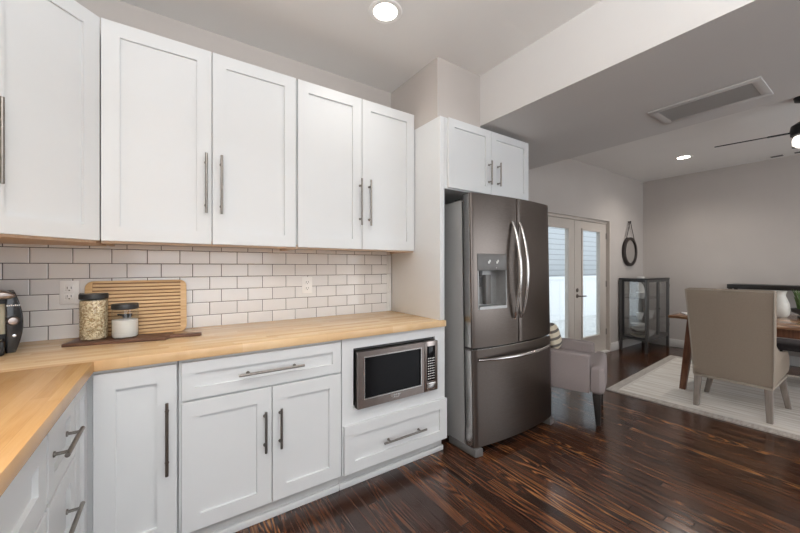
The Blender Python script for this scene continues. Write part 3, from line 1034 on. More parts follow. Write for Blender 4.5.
# kick grille and feet
fbuild(MB().box((0.05, 0.060, 0.020), (FW - 0.05, 0.1048, 0.070)), 'kick_grille', M['dark'])
for s, x0 in ((0, 0.0), (1, FW - 0.062)):
    m = MB()
    pts = [(0, 0.0), (0.062, -0.010), (0.062, 0.20), (0, 0.26)] if s == 0 else [(0, -0.010), (0.062, 0.0), (0.062, 0.26), (0, 0.20)]
    m.prism([(x0 + x, y) for x, y in pts], 0.004, 0.058, 0.004)
    fbuild(m, 'foot', M['grey_plastic'])


def front_y(x):
    """bulged front, deepest in the middle"""
    u = (x - FW / 2) / (FW / 2)
    return 0.012 - 0.040 * (1 - u * u) - (0.0)


def slabpts(x0, x1, back=0.084, n=10, r0=False, r1=False):
    pts = []
    for i in range(n + 1):
        x = x0 + (x1 - x0) * i / n
        pts.append((x, front_y(x)))
    if r0:
        y = pts[0][1]
        pts[0:1] = [(x0, y + 0.010), (x0 + 0.003, y + 0.003), (x0 + 0.010, y - 0.0012)]
    if r1:
        y = pts[-1][1]
        pts[-1:] = [(x1 - 0.010, y - 0.0012), (x1 - 0.003, y + 0.003), (x1, y + 0.010)]
    return pts + [(x1, back), (x0, back)]


GZ = 0.728
TOPZ = 1.783
MID = FW / 2 - 0.012
dx0_, dx1_, dz0, dz1, dzm = 0.050, 0.315, 0.985, 1.368, 1.252   # dispenser
# left door built round the dispenser hole
m = MB()
m.prism(slabpts(0.0, dx0_, n=3, r0=True), GZ, TOPZ)
m.prism(slabpts(dx1_, MID - 0.002, n=4, r1=True), GZ, TOPZ)
m.prism(slabpts(dx0_, dx1_, n=8), GZ, dz0)
m.prism(slabpts(dx0_, dx1_, n=8), dz1, TOPZ)
m.prism([(dx0_, 0.066), (dx1_, 0.066), (dx1_, 0.084), (dx0_, 0.084)], dz0, dz1)
ld = fbuild(m, 'left_door', M['steel'])
rd = fbuild(MB().prism(slabpts(MID + 0.002, FW, n=10, r0=True, r1=True), GZ, TOPZ), 'right_door', M['steel'])
fd = fbuild(MB().prism(slabpts(0.0, FW, n=20, r0=True, r1=True), 0.062, GZ - 0.014), 'freezer_drawer', M['steel'])
# bright trim at the seam
fbuild(MB().prism(slabpts(0.0, MID - 0.002, n=10, r0=True, back=0.07), GZ - 0.0012, GZ - 0.0002), 'seam_trim', M['steel_light'], ld)
fbuild(MB().prism(slabpts(0.0, FW, n=20, r0=True, r1=True, back=0.07), GZ - 0.0138, GZ - 0.0110), 'seam_trim', M['steel_light'], fd)
# bright door flank
fbuild(MB().box((-0.0012, 0.024, GZ + 0.004), (-0.0002, 0.080, TOPZ - 0.004)), 'door_flank', M['steel_light'], ld)
fbuild(MB().box((-0.0012, 0.024, 0.066), (-0.0002, 0.080, GZ - 0.018)), 'drawer_flank', M['steel_light'], fd)
# hinge covers
for x in (0.03, FW - 0.12):
    fbuild(MB().box((x, 0.05, 1.7455), (x + 0.09, 0.20, 1.765), 0.006), 'hinge_cover', M['dark'])


def arc_handle(x, z0, z1, bow, r=0.0140, horizontal=False):
    pts, rad = [], []
    n = 22
    for i in range(n + 1):
        t = i / n
        s = math.sin(PI * t) ** 0.75
        if horizontal:
            xx = z0 + (z1 - z0) * t
            pts.append((xx, front_y(xx) - 0.004 - bow * s, x))
        else:
            pts.append((x, front_y(x) - 0.004 - bow * s, z0 + (z1 - z0) * t))
        rad.append(r * (0.75 + 0.25 * math.sin(PI * t)))
    return MB().tube(pts, rad, 12, up=(1, 0, 0) if not horizontal else (0, 0, 1))


fbuild(arc_handle(MID - 0.058, 0.905, 1.605, 0.062), 'door_handle', M['steel_light'], ld)
fbuild(arc_handle(MID + 0.022, 0.905, 1.605, 0.062), 'door_handle', M['steel_light'], rd)
fbuild(arc_handle(0.645, 0.045, FW - 0.045, 0.045, 0.0135, True), 'drawer_handle', M['steel_light'], fd)
# dispenser
dp = MB()
ym = front_y(0.19) + 0.004
dp.prism([(dx0_, front_y(dx0_) - 0.003), (dx1_, front_y(dx1_) - 0.003), (dx1_, 0.064), (dx0_, 0.064)], dzm, dz1, 0.003)
dp = fbuild(dp, 'water_dispenser', M['grey_plastic'], ld)
m = MB()
t = 0.010
m.box((dx0_, front_y(dx0_) - 0.002, dz0), (dx0_ + t, 0.0655, dzm - 0.0005)).box((dx1_ - t, front_y(dx1_) - 0.002, dz0), (dx1_, 0.0655, dzm - 0.0005))
m.box((dx0_ + t, 0.060, dz0 + 0.020), (dx1_ - t, 0.0655, dzm - 0.0005))
m.prism([(dx0_ + t, front_y(dx0_) - 0.008), (dx1_ - t, front_y(dx1_) - 0.008), (dx1_ - t, 0.0595), (dx0_ + t, 0.0595)], dz0, dz0 + 0.020)
fbuild(m, 'dispenser_bay', M['bay_steel'], ld)
m = MB()
m.box((0.150, 0.020, dz0 + 0.030), (0.205, 0.058, dzm - 0.03), 0.006)
fbuild(m, 'dispenser_paddle', M['grey_plastic'], ld)
m = MB().lathe([(0, 0), (0.016, 0), (0.020, 0.040), (0, 0.040)], (0.100, 0.030, dzm - 0.042), 16).box((0.075, 0.026, dzm - 0.115), (0.122, 0.034, dzm - 0.045), 0.003)
fbuild(m, 'dispenser_spout', M['dark'], ld)
for xx in (0.150, 0.225):
    yy = front_y(xx) - 0.0052
    m = MB()
    m.box((xx - 0.012, yy, 1.300), (xx + 0.004, yy + 0.003, 1.316)).box((xx + 0.001, yy, 1.310), (xx + 0.012, yy + 0.003, 1.326))
    fbuild(m, 'dispenser_icon', M['white_mark'], ld)
fbuild(MB().box((0.212, front_y(0.212) - 0.0045, 1.268), (0.217, front_y(0.212) - 0.002, 1.273)), 'indicator', M['white_mark'], ld)

# ------------------------------------------------------------------ double glazed doors, each leaf hinged
DYF = DY + 0.045      # face of the leaves


def glazed_leaf(name, x0, x1, px0, px1, label):
    z0, z1 = 0.022, DZ - 0.038
    pz0, pz1 = 0.275, 1.795
    d = MB()
    y1 = DYF + 0.045
    d.box((x0, DYF, z0), (px0, y1, z1)).box((px1, DYF, z0), (x1, y1, z1)).box((px0, DYF, z0), (px1, y1, pz0)).box((px0, DYF, pz1), (px1, y1, z1))
    o = struct(name, d, M['door_paint'], label, 'door')
    f = MB()
    w_ = 0.024
    for lo, hi in (((px0 - w_, pz0 - w_), (px1 + w_, pz0 + 0.006)), ((px0 - w_, pz1 - 0.006), (px1 + w_, pz1 + w_)),
                   ((px0 - w_, pz0 + 0.006), (px0 + 0.006, pz1 - 0.006)), ((px1 - 0.006, pz0 + 0.006), (px1 + w_, pz1 - 0.006))):
        f.box((lo[0], DYF - 0.012, lo[1]), (hi[0], DYF - 0.0002, hi[1]), 0.003)
    f.build('glazing_frame', M['door_paint'], o)
    MB().box((px0 + 0.001, DYF + 0.018, pz0 + 0.001), (px1 - 0.001, DYF + 0.024, pz1 - 0.001)).build('pane', M['pane'], o)
    return o


glazed_leaf('door_1', 3.70, 4.570, 3.86, 4.415, 'putty painted glazed door leaf behind the refrigerator')
rl = glazed_leaf('door_2', 4.578, 5.462, 4.775, 5.262, 'putty painted glazed door leaf with dark lever handle')
m = MB()
for z in (0.875, 0.955):
    m.lathe([(0, 0), (0.028, 0), (0.028, 0.006), (0.018, 0.012), (0, 0.012)], (0, 0, 0), 20, Matrix.Translation((4.645, DYF, z)) @ Matrix.Rotation(PI / 2, 4, 'X'))
m.tube([(4.645, DYF - 0.010, 0.875), (4.645, DYF - 0.055, 0.875), (4.665, DYF - 0.060, 0.875), (4.765, DYF - 0.060, 0.872)], 0.009, 10)
m.build('handle', M['bronze'], rl)
for z in (0.30, 1.02, 1.74):
    MB().box((5.452, DYF - 0.010, z - 0.045), (5.474, DYF + 0.004, z + 0.045), 0.002).build('hinge', M['nickel'], rl)
# frame in the opening
m = MB()
m.box((DX0, DY - 0.004, 0), (3.696, DY + 0.148, DZ)).box((5.466, DY - 0.004, 0), (DX1, DY + 0.148, DZ)).box((3.696, DY + 0.030, DZ - 0.034), (5.466, DY + 0.148, DZ))
struct('trim_door', m, M['door_paint'], 'putty painted frame round the glazed double doors', 'door frame')
struct('trim_threshold', MB().box((3.696, DY - 0.012, 0), (5.466, DY + 0.10, 0.020), 0.004), M['base_white'], 'pale threshold strip under the glazed doors', 'threshold')
# outside
struct('ground', MB().box((0.5, DY + 0.151, -0.30), (19, 7.5, -0.12)), M['ground'], 'pale paving outside the glazed doors', 'ground')
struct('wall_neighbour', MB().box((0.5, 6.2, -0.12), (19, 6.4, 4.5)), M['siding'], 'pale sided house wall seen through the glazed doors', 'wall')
m = MB()
m.box((1.5, 5.0, -0.12), (18, 5.05, 0.95)).box((1.5, 4.97, 0.95), (18, 5.08, 1.02))
struct('wall_fence', m, M['fence'], 'white fence outside the glazed doors', 'fence')

# ------------------------------------------------------------------ round strap mirror on the dining wall
MC = Vector((6.095, 0, 1.522))
c = thing('wall_mirror', (MC.x, DY - 0.002, 1.522), 'round black framed mirror hanging from strap beside glazed doors', 'mirror')
RXM = Matrix.Translation((MC.x, DY - 0.003, MC.z)) @ Matrix.Rotation(PI / 2, 4, 'X')
MB().lathe([(0.186, 0.0), (0.230, 0.0), (0.230, 0.038), (0.224, 0.044), (0.190, 0.044), (0.186, 0.040), (0.186, 0.0)], (0, 0, 0), 56, RXM).build('frame', M['leather'], c)
MB().lathe([(0, 0.028), (0.1855, 0.026), (0.1855, 0.030), (0, 0.030)], (0, 0, 0), 48, RXM).build('mirror_glass', M['mirror'], c)
m = MB()
pz = 2.0
for s in (-1, 1):
    m.tube([(MC.x + s * 0.008, DY - 0.030, pz), (MC.x + s * 0.150, DY - 0.032, MC.z + 0.175)], 0.012, 8, 0.3, up=(0, 1, 0))
m.build('strap', M['leather'], c)
MB().lathe([(0, 0), (0.012, 0), (0.012, 0.035), (0.016, 0.038), (0, 0.045)], (0, 0, 0), 16,
           Matrix.Translation((MC.x, DY - 0.001, pz)) @ Matrix.Rotation(PI / 2, 4, 'X')).build('peg', M['black_metal'], c)

# ------------------------------------------------------------------ black glass display cabinet
GX0, GX1, GY0, GY1, GT, GB = 5.735, 6.575, 2.065, 2.438, 1.105, 0.185
c = thing('display_cabinet', ((GX0 + GX1) / 2, (GY0 + GY1) / 2, 0), 'black metal glass display cabinet on legs below the mirror', 'cabinet')
pw = 0.034
for x in (GX0, GX1 - pw):
    for y in (GY0, GY1 - pw):
        MB().box((x, y, 0), (x + pw, y + pw, GT - 0.022), 0.002).build('leg', M['grey_metal'], c)
m = MB()
m.box((GX0 - 0.004, GY0 - 0.004, GT - 0.0215), (GX1 + 0.004, GY0 + pw, GT), 0.002).box((GX0 - 0.004, GY1 - pw, GT - 0.0215), (GX1 + 0.004, GY1 + 0.004, GT), 0.002)
m.box((GX0 - 0.004, GY0 + pw, GT - 0.0215), (GX0 + pw, GY1 - pw, GT)).box((GX1 - pw, GY0 + pw, GT - 0.0215), (GX1 + 0.004, GY1 - pw, GT))
q = m.build('top', M['black_metal'], c)
MB().box((GX0 + pw, GY0 + pw, GT - 0.006), (GX1 - pw, GY1 - pw, GT)).build('top_pane', M['cab_glass'], q)
m = MB()
m.box((GX0 + pw, GY0 + 0.004, GB), (GX1 - pw, GY1 - 0.004, GB + 0.022)).box((GX0 + 0.004, GY0 + pw, GB), (GX0 + pw - 0.0005, GY1 - pw, GB + 0.022)).box((GX1 - pw + 0.0005, GY0 + pw, GB), (GX1 - 0.004, GY1 - pw, GB + 0.022))
m.build('bottom_shelf', M['grey_metal'], c)
for z in (0.485, 0.80):
    MB().box((GX0 + pw + 0.002, GY0 + 0.03, z), (GX1 - pw - 0.002, GY1 - 0.02, z + 0.006)).build('glass_shelf', M['cab_glass'], c)
# side frames and glass
for s, x in (('left', GX0), ('right', GX1 - 0.020)):
    m = MB()
    m.box((x, GY0 + pw, GT - 0.052), (x + 0.02, GY1 - pw, GT - 0.0222)).box((x, GY0 + pw, GB + 0.0222), (x + 0.02, GY1 - pw, GB + 0.042))
    m.box((x, GY1 - pw - 0.03, GB + 0.042), (x + 0.02, GY1 - pw, GT - 0.052))
    q = m.build('side_frame', M['black_metal'], c)
    MB().box((x + 0.008, GY0 + pw, GB + 0.042), (x + 0.011, GY1 - pw - 0.03, GT - 0.052)).build('side_pane', M['side_glass'], q)
MB().box((GX0 + pw, GY1 - 0.014, GB + 0.023), (GX1 - pw, GY1 - 0.011, GT - 0.022)).build('back_pane', M['cab_glass'], c)
mid = (GX0 + GX1) / 2
for x0, x1 in ((GX0 + pw + 0.002, mid - 0.002), (mid + 0.002, GX1 - pw - 0.002)):
    m = MB()
    fw = 0.034
    z0, z1 = GB + 0.024, GT - 0.024
    m.box((x0, GY0 + 0.002, z0), (x0 + fw, GY0 + 0.022, z1)).box((x1 - fw, GY0 + 0.002, z0), (x1, GY0 + 0.022, z1))
    m.box((x0 + fw, GY0 + 0.002, z0), (x1 - fw, GY0 + 0.022, z0 + fw)).box((x0 + fw, GY0 + 0.002, z1 - fw), (x1 - fw, GY0 + 0.022, z1))
    q = m.build('door', M['grey_metal'], c)
    MB().box((x0 + fw, GY0 + 0.010, z0 + fw), (x1 - fw, GY0 + 0.013, z1 - fw)).build('door_pane', M['cab_glass'], q)
    kx = x1 - 0.017 if x0 < mid - 0.1 else x0 + 0.017
    MB().lathe([(0, 0), (0.006, 0), (0.006, 0.010), (0.010, 0.018), (0, 0.020)], (0, 0, 0), 14, Matrix.Translation((kx, GY0 + 0.002, 0.64)) @ Matrix.Rotation(PI / 2, 4, 'X')).build('knob', M['black_metal'], q)
for z in (0.36, 0.98):
    MB().lathe([(0, 0), (0.009, 0), (0.009, 0.05), (0, 0.05)], (GX1 + 0.012, GY0 + 0.010, z - 0.025), 12).build('hinge', M['black_metal'], c)


def cup(x, y, z, s, label, ang=0, mat='ceramic'):
    c = thing('cup', (x, y, z), label, 'cup', 'white crockery in the display cabinet')
    MB().lathe([(0, 0), (0.026 * s, 0), (0.028 * s, 0.004 * s), (0.040 * s, 0.05 * s), (0.046 * s, 0.085 * s), (0.043 * s, 0.085 * s),
                (0.037 * s, 0.05 * s), (0.024 * s, 0.006 * s), (0, 0.006 * s)], (x, y, z), 28).build('bowl', M[mat], c)
    ca, sa = math.cos(ang), math.sin(ang)
    pts = []
    for i in range(9):
        a = -PI / 2 + PI * i / 8
        rr_ = (0.036 + 0.026 * math.cos(a)) * s
        pts.append((x + ca * rr_, y + sa * rr_, z + (0.045 + 0.026 * math.sin(a)) * s))
    MB().tube(pts, 0.0045 * s, 8).build('handle', M[mat], c)


def bowl(name, x, y, z, r, h, mat, label, cat='bowl'):
    m = MB().lathe([(0, 0), (r * 0.45, 0), (r * 0.5, 0.004), (r * 0.85, h * 0.6), (r, h), (r * 0.96, h), (r * 0.8, h * 0.62), (r * 0.4, 0.010), (0, 0.010)], (x, y, z), 32)
    return tag(m.build(name, M[mat]), label, cat, 'white crockery in the display cabinet')


S1, S2, S0 = 0.4915, 0.8065, GB + 0.0225
cup(5.872, 2.215, S1, 1.15, 'white cup on the middle glass shelf near the side pane', 0.3)
cup(6.165, 2.185, S1, 1.3, 'white cup on the middle glass shelf behind the doors', 0.2)
bowl('bowl', 5.875, 2.20, S2, 0.075, 0.085, 'ceramic', 'deep white bowl alone on the top glass shelf')
bowl('bowl', 6.14, 2.20, S0, 0.10, 0.085, 'ceramic', 'white bowl on the cabinet bottom behind the doors')
bowl('platter', 5.93, 2.235, S0, 0.125, 0.035, 'cream', 'wide cream platter on the cabinet bottom', 'platter')
bowl('bowl', 5.93, 2.235, S0 + 0.0362, 0.118, 0.055, 'slate', 'dark bowl standing on the cream platter')
bowl('bowl', 5.93, 2.235, S0 + 0.0922, 0.122, 0.055, 'ceramic', 'white bowl standing in the dark bowl, lower of two')
bowl('bowl', 5.93, 2.235, S0 + 0.1482, 0.122, 0.055, 'ceramic', 'topmost white bowl of the stack in the cabinet')
m = MB().lathe([(0, 0), (0.045, 0), (0.09, 0.006), (0.112, 0.014), (0.110, 0.017), (0.088, 0.009), (0, 0.005)], (0, 0, 0), 40,
               Matrix.Translation((6.19, 2.325, S2 + 0.116)) @ Matrix.Rotation(math.radians(78), 4, 'X'))
tag(m.build('plate', M['ceramic']), 'white plate standing upright on the top glass shelf', 'plate', 'white crockery in the display cabinet')
m = MB().box((5.865, 2.17, GT + 0.0005), (5.945, 2.25, GT + 0.026), 0.006, 2)
tag(m.build('trinket_dish', M['ceramic']), 'small white dish on top of the display cabinet', 'dish')

# ------------------------------------------------------------------ rug
RA = math.radians(3.7)
rug = thing('rug', (3.735, 1.712, 0.0), 'pale streaked woven rug with grey border under the dining table', 'rug', local=True)
rug.rotation_euler = (0, 0, RA)
RLX, RLY = 2.20, 3.4
MB().box((0.11, -RLY + 0.11, 0.0006), (RLX - 0.11, -0.11, 0.0125), 0.002).build('field', M['rug'], rug)
m = MB()
for a, b_ in (((0, -RLY), (RLX, -RLY + 0.085)), ((0, -0.085), (RLX, 0)), ((0, -RLY + 0.085), (0.085, -0.085)), ((RLX - 0.085, -RLY + 0.085), (RLX, -0.085))):
    m.box((a[0], a[1], 0.0006), (b_[0], b_[1], 0.012))
m.build('border', M['rug_border'], rug)
m = MB()
for a, b_ in (((0.0855, -RLY + 0.0855), (RLX - 0.0855, -RLY + 0.109)), ((0.0855, -0.109), (RLX - 0.0855, -0.0855)),
              ((0.0855, -RLY + 0.109), (0.109, -0.109)), ((RLX - 0.109, -RLY + 0.109), (RLX - 0.0855, -0.109))):
    m.box((a[0], a[1], 0.0006), (b_[0], b_[1], 0.0124))
m.build('pale_line', M['rug_line'], rug)
RZ = 0.0132

# ------------------------------------------------------------------ armchair beside the refrigerator (local: +x faces forward)
TA = math.radians(-67)
da = Vector((math.cos(TA), math.sin(TA)))
sa = Vector((-math.sin(TA), math.cos(TA)))
Lg = Vector((2.838, 1.372))
org = Lg - 0.33 * da + 0.25 * sa
ac = thing('armchair', (org.x, org.y, 0), 'mauve grey upholstered armchair with dark legs beside the refrigerator', 'armchair', local=True)
ac.rotation_euler = (0, 0, TA)
AT = 0.566
for s in (-1, 1):
    y0, y1 = sorted((s * 0.225, s * 0.310))
    m = MB()
    prof = [(0.285, 0.262), (0.285, AT - 0.012), (0.26, AT), (-0.10, AT + 0.012), (-0.13, AT + 0.006), (-0.14, AT - 0.01), (-0.14, 0.262)]
    m.prism(prof, y0, y1, 0.014, 3, fn=lambda x, y, z: (x, z, y))
    m.build('arm', M['mauve'], ac)
MB().box((-0.28, -0.223, 0.252), (0.375, 0.223, 0.330), 0.012, 2).build('seat_base', M['mauve'], ac)
m = MB()
T_ = [(-0.26, -0.222), (0.290, -0.222), (0.292, -0.295), (0.35, -0.303), (0.385, -0.280), (0.395, 0), (0.385, 0.280), (0.35, 0.303), (0.292, 0.295), (0.290, 0.222), (-0.26, 0.222)]
m.prism(T_, 0.252, 0.490, 0.045, 5)
m.build('seat_cushion', M['mauve'], ac)
m = MB()
m.box((-0.05, -0.195, 0.25), (0.05, 0.205, 0.84), 0.03, 4, Matrix.Translation((-0.325, 0, 0)) @ Matrix.Rotation(math.radians(-7), 4, 'Y') @ Matrix.Translation((0.03, 0, 0)))
m.build('backrest', M['mauve'], ac)
for x, y, lean in ((0.330, -0.245, 1), (0.330, 0.245, 1), (-0.25, -0.19, -1), (-0.25, 0.19, -1)):
    MB().taper((x, y, 0.2515, 0.030, 0.030), (x + 0.012 * lean, y, 0.0, 0.017, 0.017)).build('leg', M['espresso'], ac)
# striped pillow leaning in the chair
m = MB()
bmesh.ops.create_uvsphere(m.bm, u_segments=32, v_segments=18, radius=1.0)
for v in m.bm.verts:
    x, y, z = v.co
    f = lambda q: math.copysign(abs(q) ** 0.55, q)
    v.co = Vector((x * 0.06, f(y) * 0.13, f(z) * 0.12))
pw_ = m.build('throw_pillow', M['stripe'])
pl = org + da * -0.045 + sa * 0.075
pw_.location = (pl.x, pl.y, 0.622)
pw_.rotation_euler = (0, math.radians(-16), TA)
tag(pw_, 'cream and dark striped throw pillow on the mauve armchair', 'pillow')


# ------------------------------------------------------------------ dining chair with its back to the kitchen
def dining_chair():
    c = thing('dining_chair', (3.99, 0.82, RZ), 'taupe linen dining chair with grey washed legs on rug edge', 'chair')
    yL, yR = 1.075, 0.565     # back corners at the bottom of the shell
    B = []
    # back shell: leaning slab that widens a little upwards
    zb, zt = 0.305, 1.082
    xb, xt = 3.965, 3.790
    th_ = 0.085
    m = MB()
    nz = 8
    rows = []
    for i in range(nz + 1):
        t = i / nz
        z = zb + (zt - zb) * t
        x = xb + (xt - xb) * (t ** 1.15)
        w0, w1 = yL + 0.004 - 0.012 * (1 - t), yR - 0.030 * t
        rows.append((x, z, w0, w1))
    vs = []
    for x, z, w0, w1 in rows:
        vs.append([m.bm.verts.new((x, w0, z)), m.bm.verts.new((x, w1, z)), m.bm.verts.new((x + th_, w1, z + 0.012)), m.bm.verts.new((x + th_, w0, z + 0.012))])
    fs = [m.bm.faces.new(vs[0][::-1]), m.bm.faces.new(vs[-1])]
    for a, b_ in zip(vs, vs[1:]):
        for i in range(4):
            fs.append(m.bm.faces.new((a[i], a[(i + 1) % 4], b_[(i + 1) % 4], b_[i])))
    bmesh.ops.recalc_face_normals(m.bm, faces=fs)
    m.bm.normal_update()
    ed = [e_ for e_ in m.bm.edges if len(e_.link_faces) == 2 and e_.calc_face_angle(0) > 0.6]
    bmesh.ops.bevel(m.bm, geom=ed, offset=0.014, segments=3, affect='EDGES', profile=0.5)
    back = m.build('backrest', M['taupe'], c)
    p = MB()
    for col in (0, 1):
        p.tube([(x - 0.001, (w0 - 0.004) if col == 0 else (w1 + 0.004), z) for x, z, w0, w1 in rows], 0.0055, 8)
    p.tube([(rows[-1][0] + 0.002, rows[-1][2] - 0.006, rows[-1][1] - 0.002), (rows[-1][0] + 0.002, rows[-1][3] + 0.006, rows[-1][1] - 0.002)], 0.0055, 8)
    p.build('piping', M['taupe_edge'], back)
    # seat
    MB().box((xb + 0.05, yR + 0.028, 0.32), (4.68, yL - 0.028, 0.475), 0.028, 4).build('seat', M['taupe'], c)
    # sloping sides
    for y0, y1 in ((yR + 0.002, yR + 0.0275), (yL - 0.0275, yL - 0.006)):
        pr = [(xb + 0.02, 0.308), (4.62, 0.330), (4.67, 0.39), (4.655, 0.47), (4.58, 0.52), (4.36, 0.545), (4.20, 0.575), (4.08, 0.64), (3.99, 0.75), (3.935, 0.88), (3.885, 0.84), (3.90, 0.70)]
        MB().prism(pr, y0, y1, 0.008, 2, fn=lambda x, y, z: (x, z, y)).build('side_wing', M['taupe'], c)
    MB().box((xb + 0.004, yR + 0.004, 0.286), (4.60, yL - 0.008, 0.307), 0.003).build('seat_rail', M['taupe_edge'], c)
    for (bx, by), (tx, ty) in (((3.983, 1.050), (3.99, 1.038)), ((4.004, 0.592), (4.00, 0.598)), ((4.485, 1.100), (4.47, 1.045)), ((4.555, 0.560), (4.515, 0.598))):
        MB().taper((tx, ty, 0.2855, 0.024, 0.024), (bx, by, RZ, 0.018, 0.018)).build('leg', M['grey_wood'], c)
    return c


dining_chair()

# ------------------------------------------------------------------ dining table with a live edge
c = thing('dining_table', (4.95, 0.45, RZ), 'live edge walnut dining table with splayed reddish legs on rug', 'table')
pts = []
ny = 26
y0, y1 = 1.385, -0.55
for i in range(ny + 1):
    t = i / ny
    y = y0 + (y1 - y0) * t
    pts.append((4.362 + 0.018 * math.sin(t * 17) + 0.010 * math.sin(t * 41 + 1), y))
for i in range(ny + 1):
    t = i / ny
    y = y1 + (y0 - y1) * t
    pts.append((5.54 + 0.02 * math.sin(t * 15 + 2) + 0.010 * math.sin(t * 37), y))
MB().prism(pts[::-1], 0.737, 0.767, 0.006, 2).build('tabletop', M['live_top'], c)
MB().box((4.47, y1 + 0.16, 0.652), (5.43, y0 - 0.16, 0.7365), 0.003).build('apron', M['redwood'], c)
for sx, sy in ((0, 0), (0, 1), (1, 0), (1, 1)):
    xb_, xt_ = (4.395, 4.50) if sx == 0 else (5.50, 5.40)
    yb_, yt_ = (1.268, 1.215) if sy == 0 else (y1 + 0.11, y1 + 0.19)
    MB().taper((xt_, yt_, 0.7365, 0.042, 0.036), (xb_, yb_, RZ, 0.024, 0.024)).build('leg', M['redwood'], c)
TT = 0.7675

m = MB().box((-0.10, -0.10, 0.0), (0.10, 0.10, 0.012), 0.004, 2, Matrix.Translation((4.63, 1.225, TT + 0.0005)) @ Matrix.Rotation(0.5, 4, 'Z'))
tag(m.build('napkin', M['white_plastic']), 'folded white napkin at the end of the dining table', 'napkin')

# bench on the far side of the table
c = thing('bench', (5.72, 0.2, RZ), 'low charcoal upholstered bench beyond the dining table', 'bench')
MB().box((5.55, -0.65, 0.36), (5.86, 0.86, 0.455), 0.03, 3).build('seat', M['charcoal'], c)
for x in (5.60, 5.81):
    for y in (0.78, -0.57):
        MB().taper((x, y, 0.362, 0.022, 0.022), (x, y, RZ, 0.016, 0.016)).build('leg', M['black_metal'], c)

# vase and plant on the table
c = thing('vase', (5.17, 0.705, TT), 'pale stone white jug vase on the dining table', 'vase')
VB = [(0, 0), (0.060, 0), (0.074, 0.02), (0.082, 0.075), (0.078, 0.130), (0.060, 0.185), (0.050, 0.215), (0.053, 0.245), (0.062, 0.262), (0.058, 0.262), (0.046, 0.215), (0.05, 0.18), (0, 0.16)]
MB().lathe(VB, (5.17, 0.705, TT), 36).build('body', M['vase'], c)
MB().tube([(5.17 - 0.045, 0.705 + 0.028, TT + 0.235), (5.17 - 0.085, 0.705 + 0.052, TT + 0.235), (5.17 - 0.100, 0.705 + 0.06, TT + 0.19), (5.17 - 0.068, 0.705 + 0.042, TT + 0.130)], 0.009, 8).build('handle', M['vase'], c)
c = thing('potted_plant', (5.265, 0.543, TT), 'small green leafy plant in dark bowl beside the vase', 'plant')
px_, py_ = 5.265, 0.543
MB().lathe([(0, 0), (0.045, 0), (0.05, 0.008), (0.03, 0.018), (0.035, 0.026), (0.085, 0.05), (0.098, 0.088), (0.092, 0.088), (0.078, 0.055), (0, 0.055)], (px_, py_, TT), 32).build('pot', M['slate'], c)
m = MB()
for i in range(46):
    a = random.uniform(0, 2 * PI)
    r0 = random.uniform(0, 0.06)
    h = random.uniform(0.12, 0.29)
    out = random.uniform(0.02, 0.075)
    bx, by = px_ + r0 * math.cos(a), py_ + r0 * math.sin(a)
    w_ = random.uniform(0.007, 0.013)
    P = []
    for k in range(6):
        t = k / 5
        P.append((bx + math.cos(a) * out * t * t, by + math.sin(a) * out * t * t, TT + 0.05 + h * (t - 0.18 * t * t)))
    rad = [w_ * q for q in (0.5, 0.95, 1.0, 0.85, 0.5, 0.08)]
    m.tube(P, rad, 6, 0.22, up=(math.sin(a), -math.cos(a), 0.3))
m.build('leaves', M['leaf'], c)

# console against the far wall
c = thing('console_table', (6.48, 0.45, 0), 'tall black console table against the far wall', 'console table')
MB().box((6.30, -0.55, 0.985), (6.64, 1.335, 1.042), 0.003).build('top', M['espresso'], c)
MB().box((6.32, -0.53, 0.30), (6.63, 1.315, 0.325), 0.002).build('shelf', M['espresso'], c)
for x in (6.325, 6.605):
    for y in (-0.52, 1.305):
        MB().box((x - 0.018, y - 0.018, 0), (x + 0.018, y + 0.018, 0.9845)).build('leg', M['espresso'], c)

# ------------------------------------------------------------------ ceiling fittings
def can_light(x, y, label):
    c = thing('recessed_light', (x, y, CZ), label, 'ceiling light', 'recessed ceiling lights')
    MB().lathe([(0.067, -0.004), (0.090, -0.005), (0.096, -0.0005), (0.067, -0.0005)], (x, y, CZ), 40).build('trim_ring', M['white_plastic'], c)
    MB().lathe([(0, -0.0035), (0.0665, -0.0035), (0.0665, -0.0008), (0, -0.0008)], (x, y, CZ), 36).build('lens', M['lamp'], c)


can_light(1.0, 1.63, 'lit recessed ceiling light over the kitchen cabinets')
can_light(5.58, 1.6, 'lit recessed ceiling light over the dining area')

vx0, vx1, vy0, vy1 = 2.715, 3.05, 0.436, 0.975
c = thing('ceiling_vent', ((vx0 + vx1) / 2, (vy0 + vy1) / 2, BZ), 'long white louvred vent in the dropped ceiling', 'vent')
m = MB()
fwv = 0.045
m.box((vx0, vy0, BZ - 0.008), (vx0 + fwv, vy1, BZ - 0.0003), 0.002).box((vx1 - fwv, vy0, BZ - 0.008), (vx1, vy1, BZ - 0.0003), 0.002)
m.box((vx0 + fwv, vy0, BZ - 0.008), (vx1 - fwv, vy0 + fwv, BZ - 0.0003), 0.002).box((vx0 + fwv, vy1 - fwv, BZ - 0.008), (vx1 - fwv, vy1, BZ - 0.0003), 0.002)
m.build('frame', M['vent'], c)
MB().box((vx0 + fwv, vy0 + fwv, BZ - 0.0035), (vx1 - fwv, vy1 - fwv, BZ - 0.0003)).build('backing', M['vent_dark'], c)
m = MB()
x = vx0 + fwv + 0.006
while x < vx1 - fwv - 0.008:
    m.box((-0.004, vy0 + fwv, -0.0006), (0.004, vy1 - fwv, 0.0006), 0, 1, Matrix.Translation((x, 0, BZ - 0.0050)) @ Matrix.Rotation(math.radians(35), 4, 'Y'))
    x += 0.0118
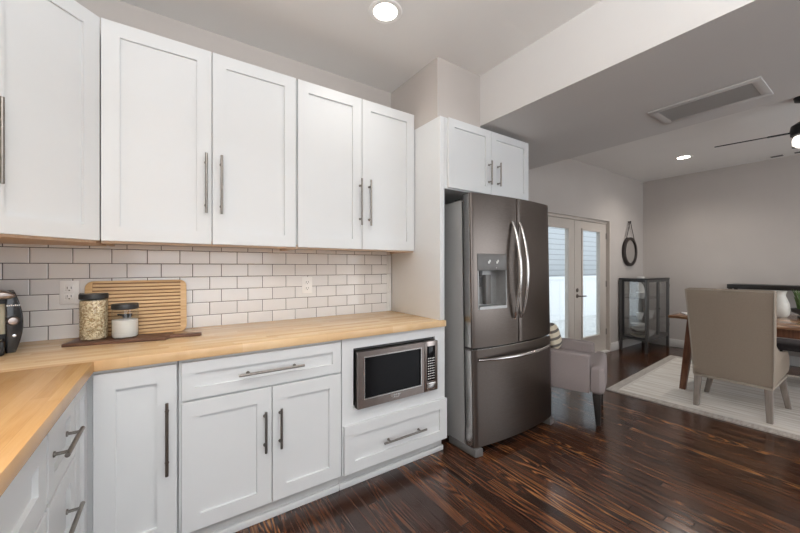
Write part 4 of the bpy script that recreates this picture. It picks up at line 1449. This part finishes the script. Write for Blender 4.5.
m.build('louvres', M['louvre'], c)

fx, fy = 4.44, 0.45
c = thing('ceiling_fan', (fx, fy, CZ), 'black ceiling fan with small lit lamp over the dining table', 'ceiling fan')
MB().lathe([(0, 0), (0.07, 0), (0.065, -0.03), (0.02, -0.05), (0, -0.05)], (fx, fy, CZ - 0.0005), 28).build('canopy', M['black_metal'], c)
MB().lathe([(0.012, 2.50), (0.012, 2.672)], (fx, fy, 0), 16).build('downrod', M['black_metal'], c)
MB().lathe([(0, 2.505), (0.05, 2.505), (0.085, 2.48), (0.092, 2.44), (0.088, 2.40), (0.07, 2.388), (0, 2.388)], (fx, fy, 0), 36).build('motor_housing', M['black_metal'], c)
MB().lathe([(0, 2.388), (0.068, 2.387), (0.078, 2.36), (0.076, 2.32), (0.05, 2.297), (0, 2.292)], (fx, fy, 0), 36).build('lamp_shade', M['bulb'], c)
for a in (101, 11, 191, 281):
    R = Matrix.Translation((fx, fy, 2.43)) @ Matrix.Rotation(math.radians(a), 4, 'Z') @ Matrix.Rotation(math.radians(-13), 4, 'X')
    b = MB()
    pts = [(0.17, -0.03), (0.35, -0.045), (0.53, -0.04), (0.565, -0.025), (0.565, 0.025), (0.53, 0.04), (0.35, 0.045), (0.17, 0.03)]
    b.prism(pts, -0.004, 0.004, 0.001)
    q = b.build('blade', M['black_metal'], c, R)
    MB().box((0.08, -0.018, -0.007), (0.22, 0.018, 0.007), 0.002).build('blade_arm', M['black_metal'], q, R)

for y, lab in ((0.905, 'small grey slot vent on the ceiling by the far wall'), (0.70, 'small grey slot vent on the ceiling nearest the fan')):
    c = thing('slot_vent', (6.53, y, CZ), lab, 'vent', 'slot vents along the far wall')
    MB().box((6.50, y - 0.055, CZ - 0.006), (6.56, y + 0.055, CZ - 0.0003), 0.002).build('frame', M['grey_plastic'], c)
    MB().box((6.512, y - 0.045, CZ - 0.0068), (6.548, y + 0.045, CZ - 0.0055)).build('slot', M['dark'], c)

for o in list(bpy.data.objects):
    if '_world' in o:
        del o['_world']
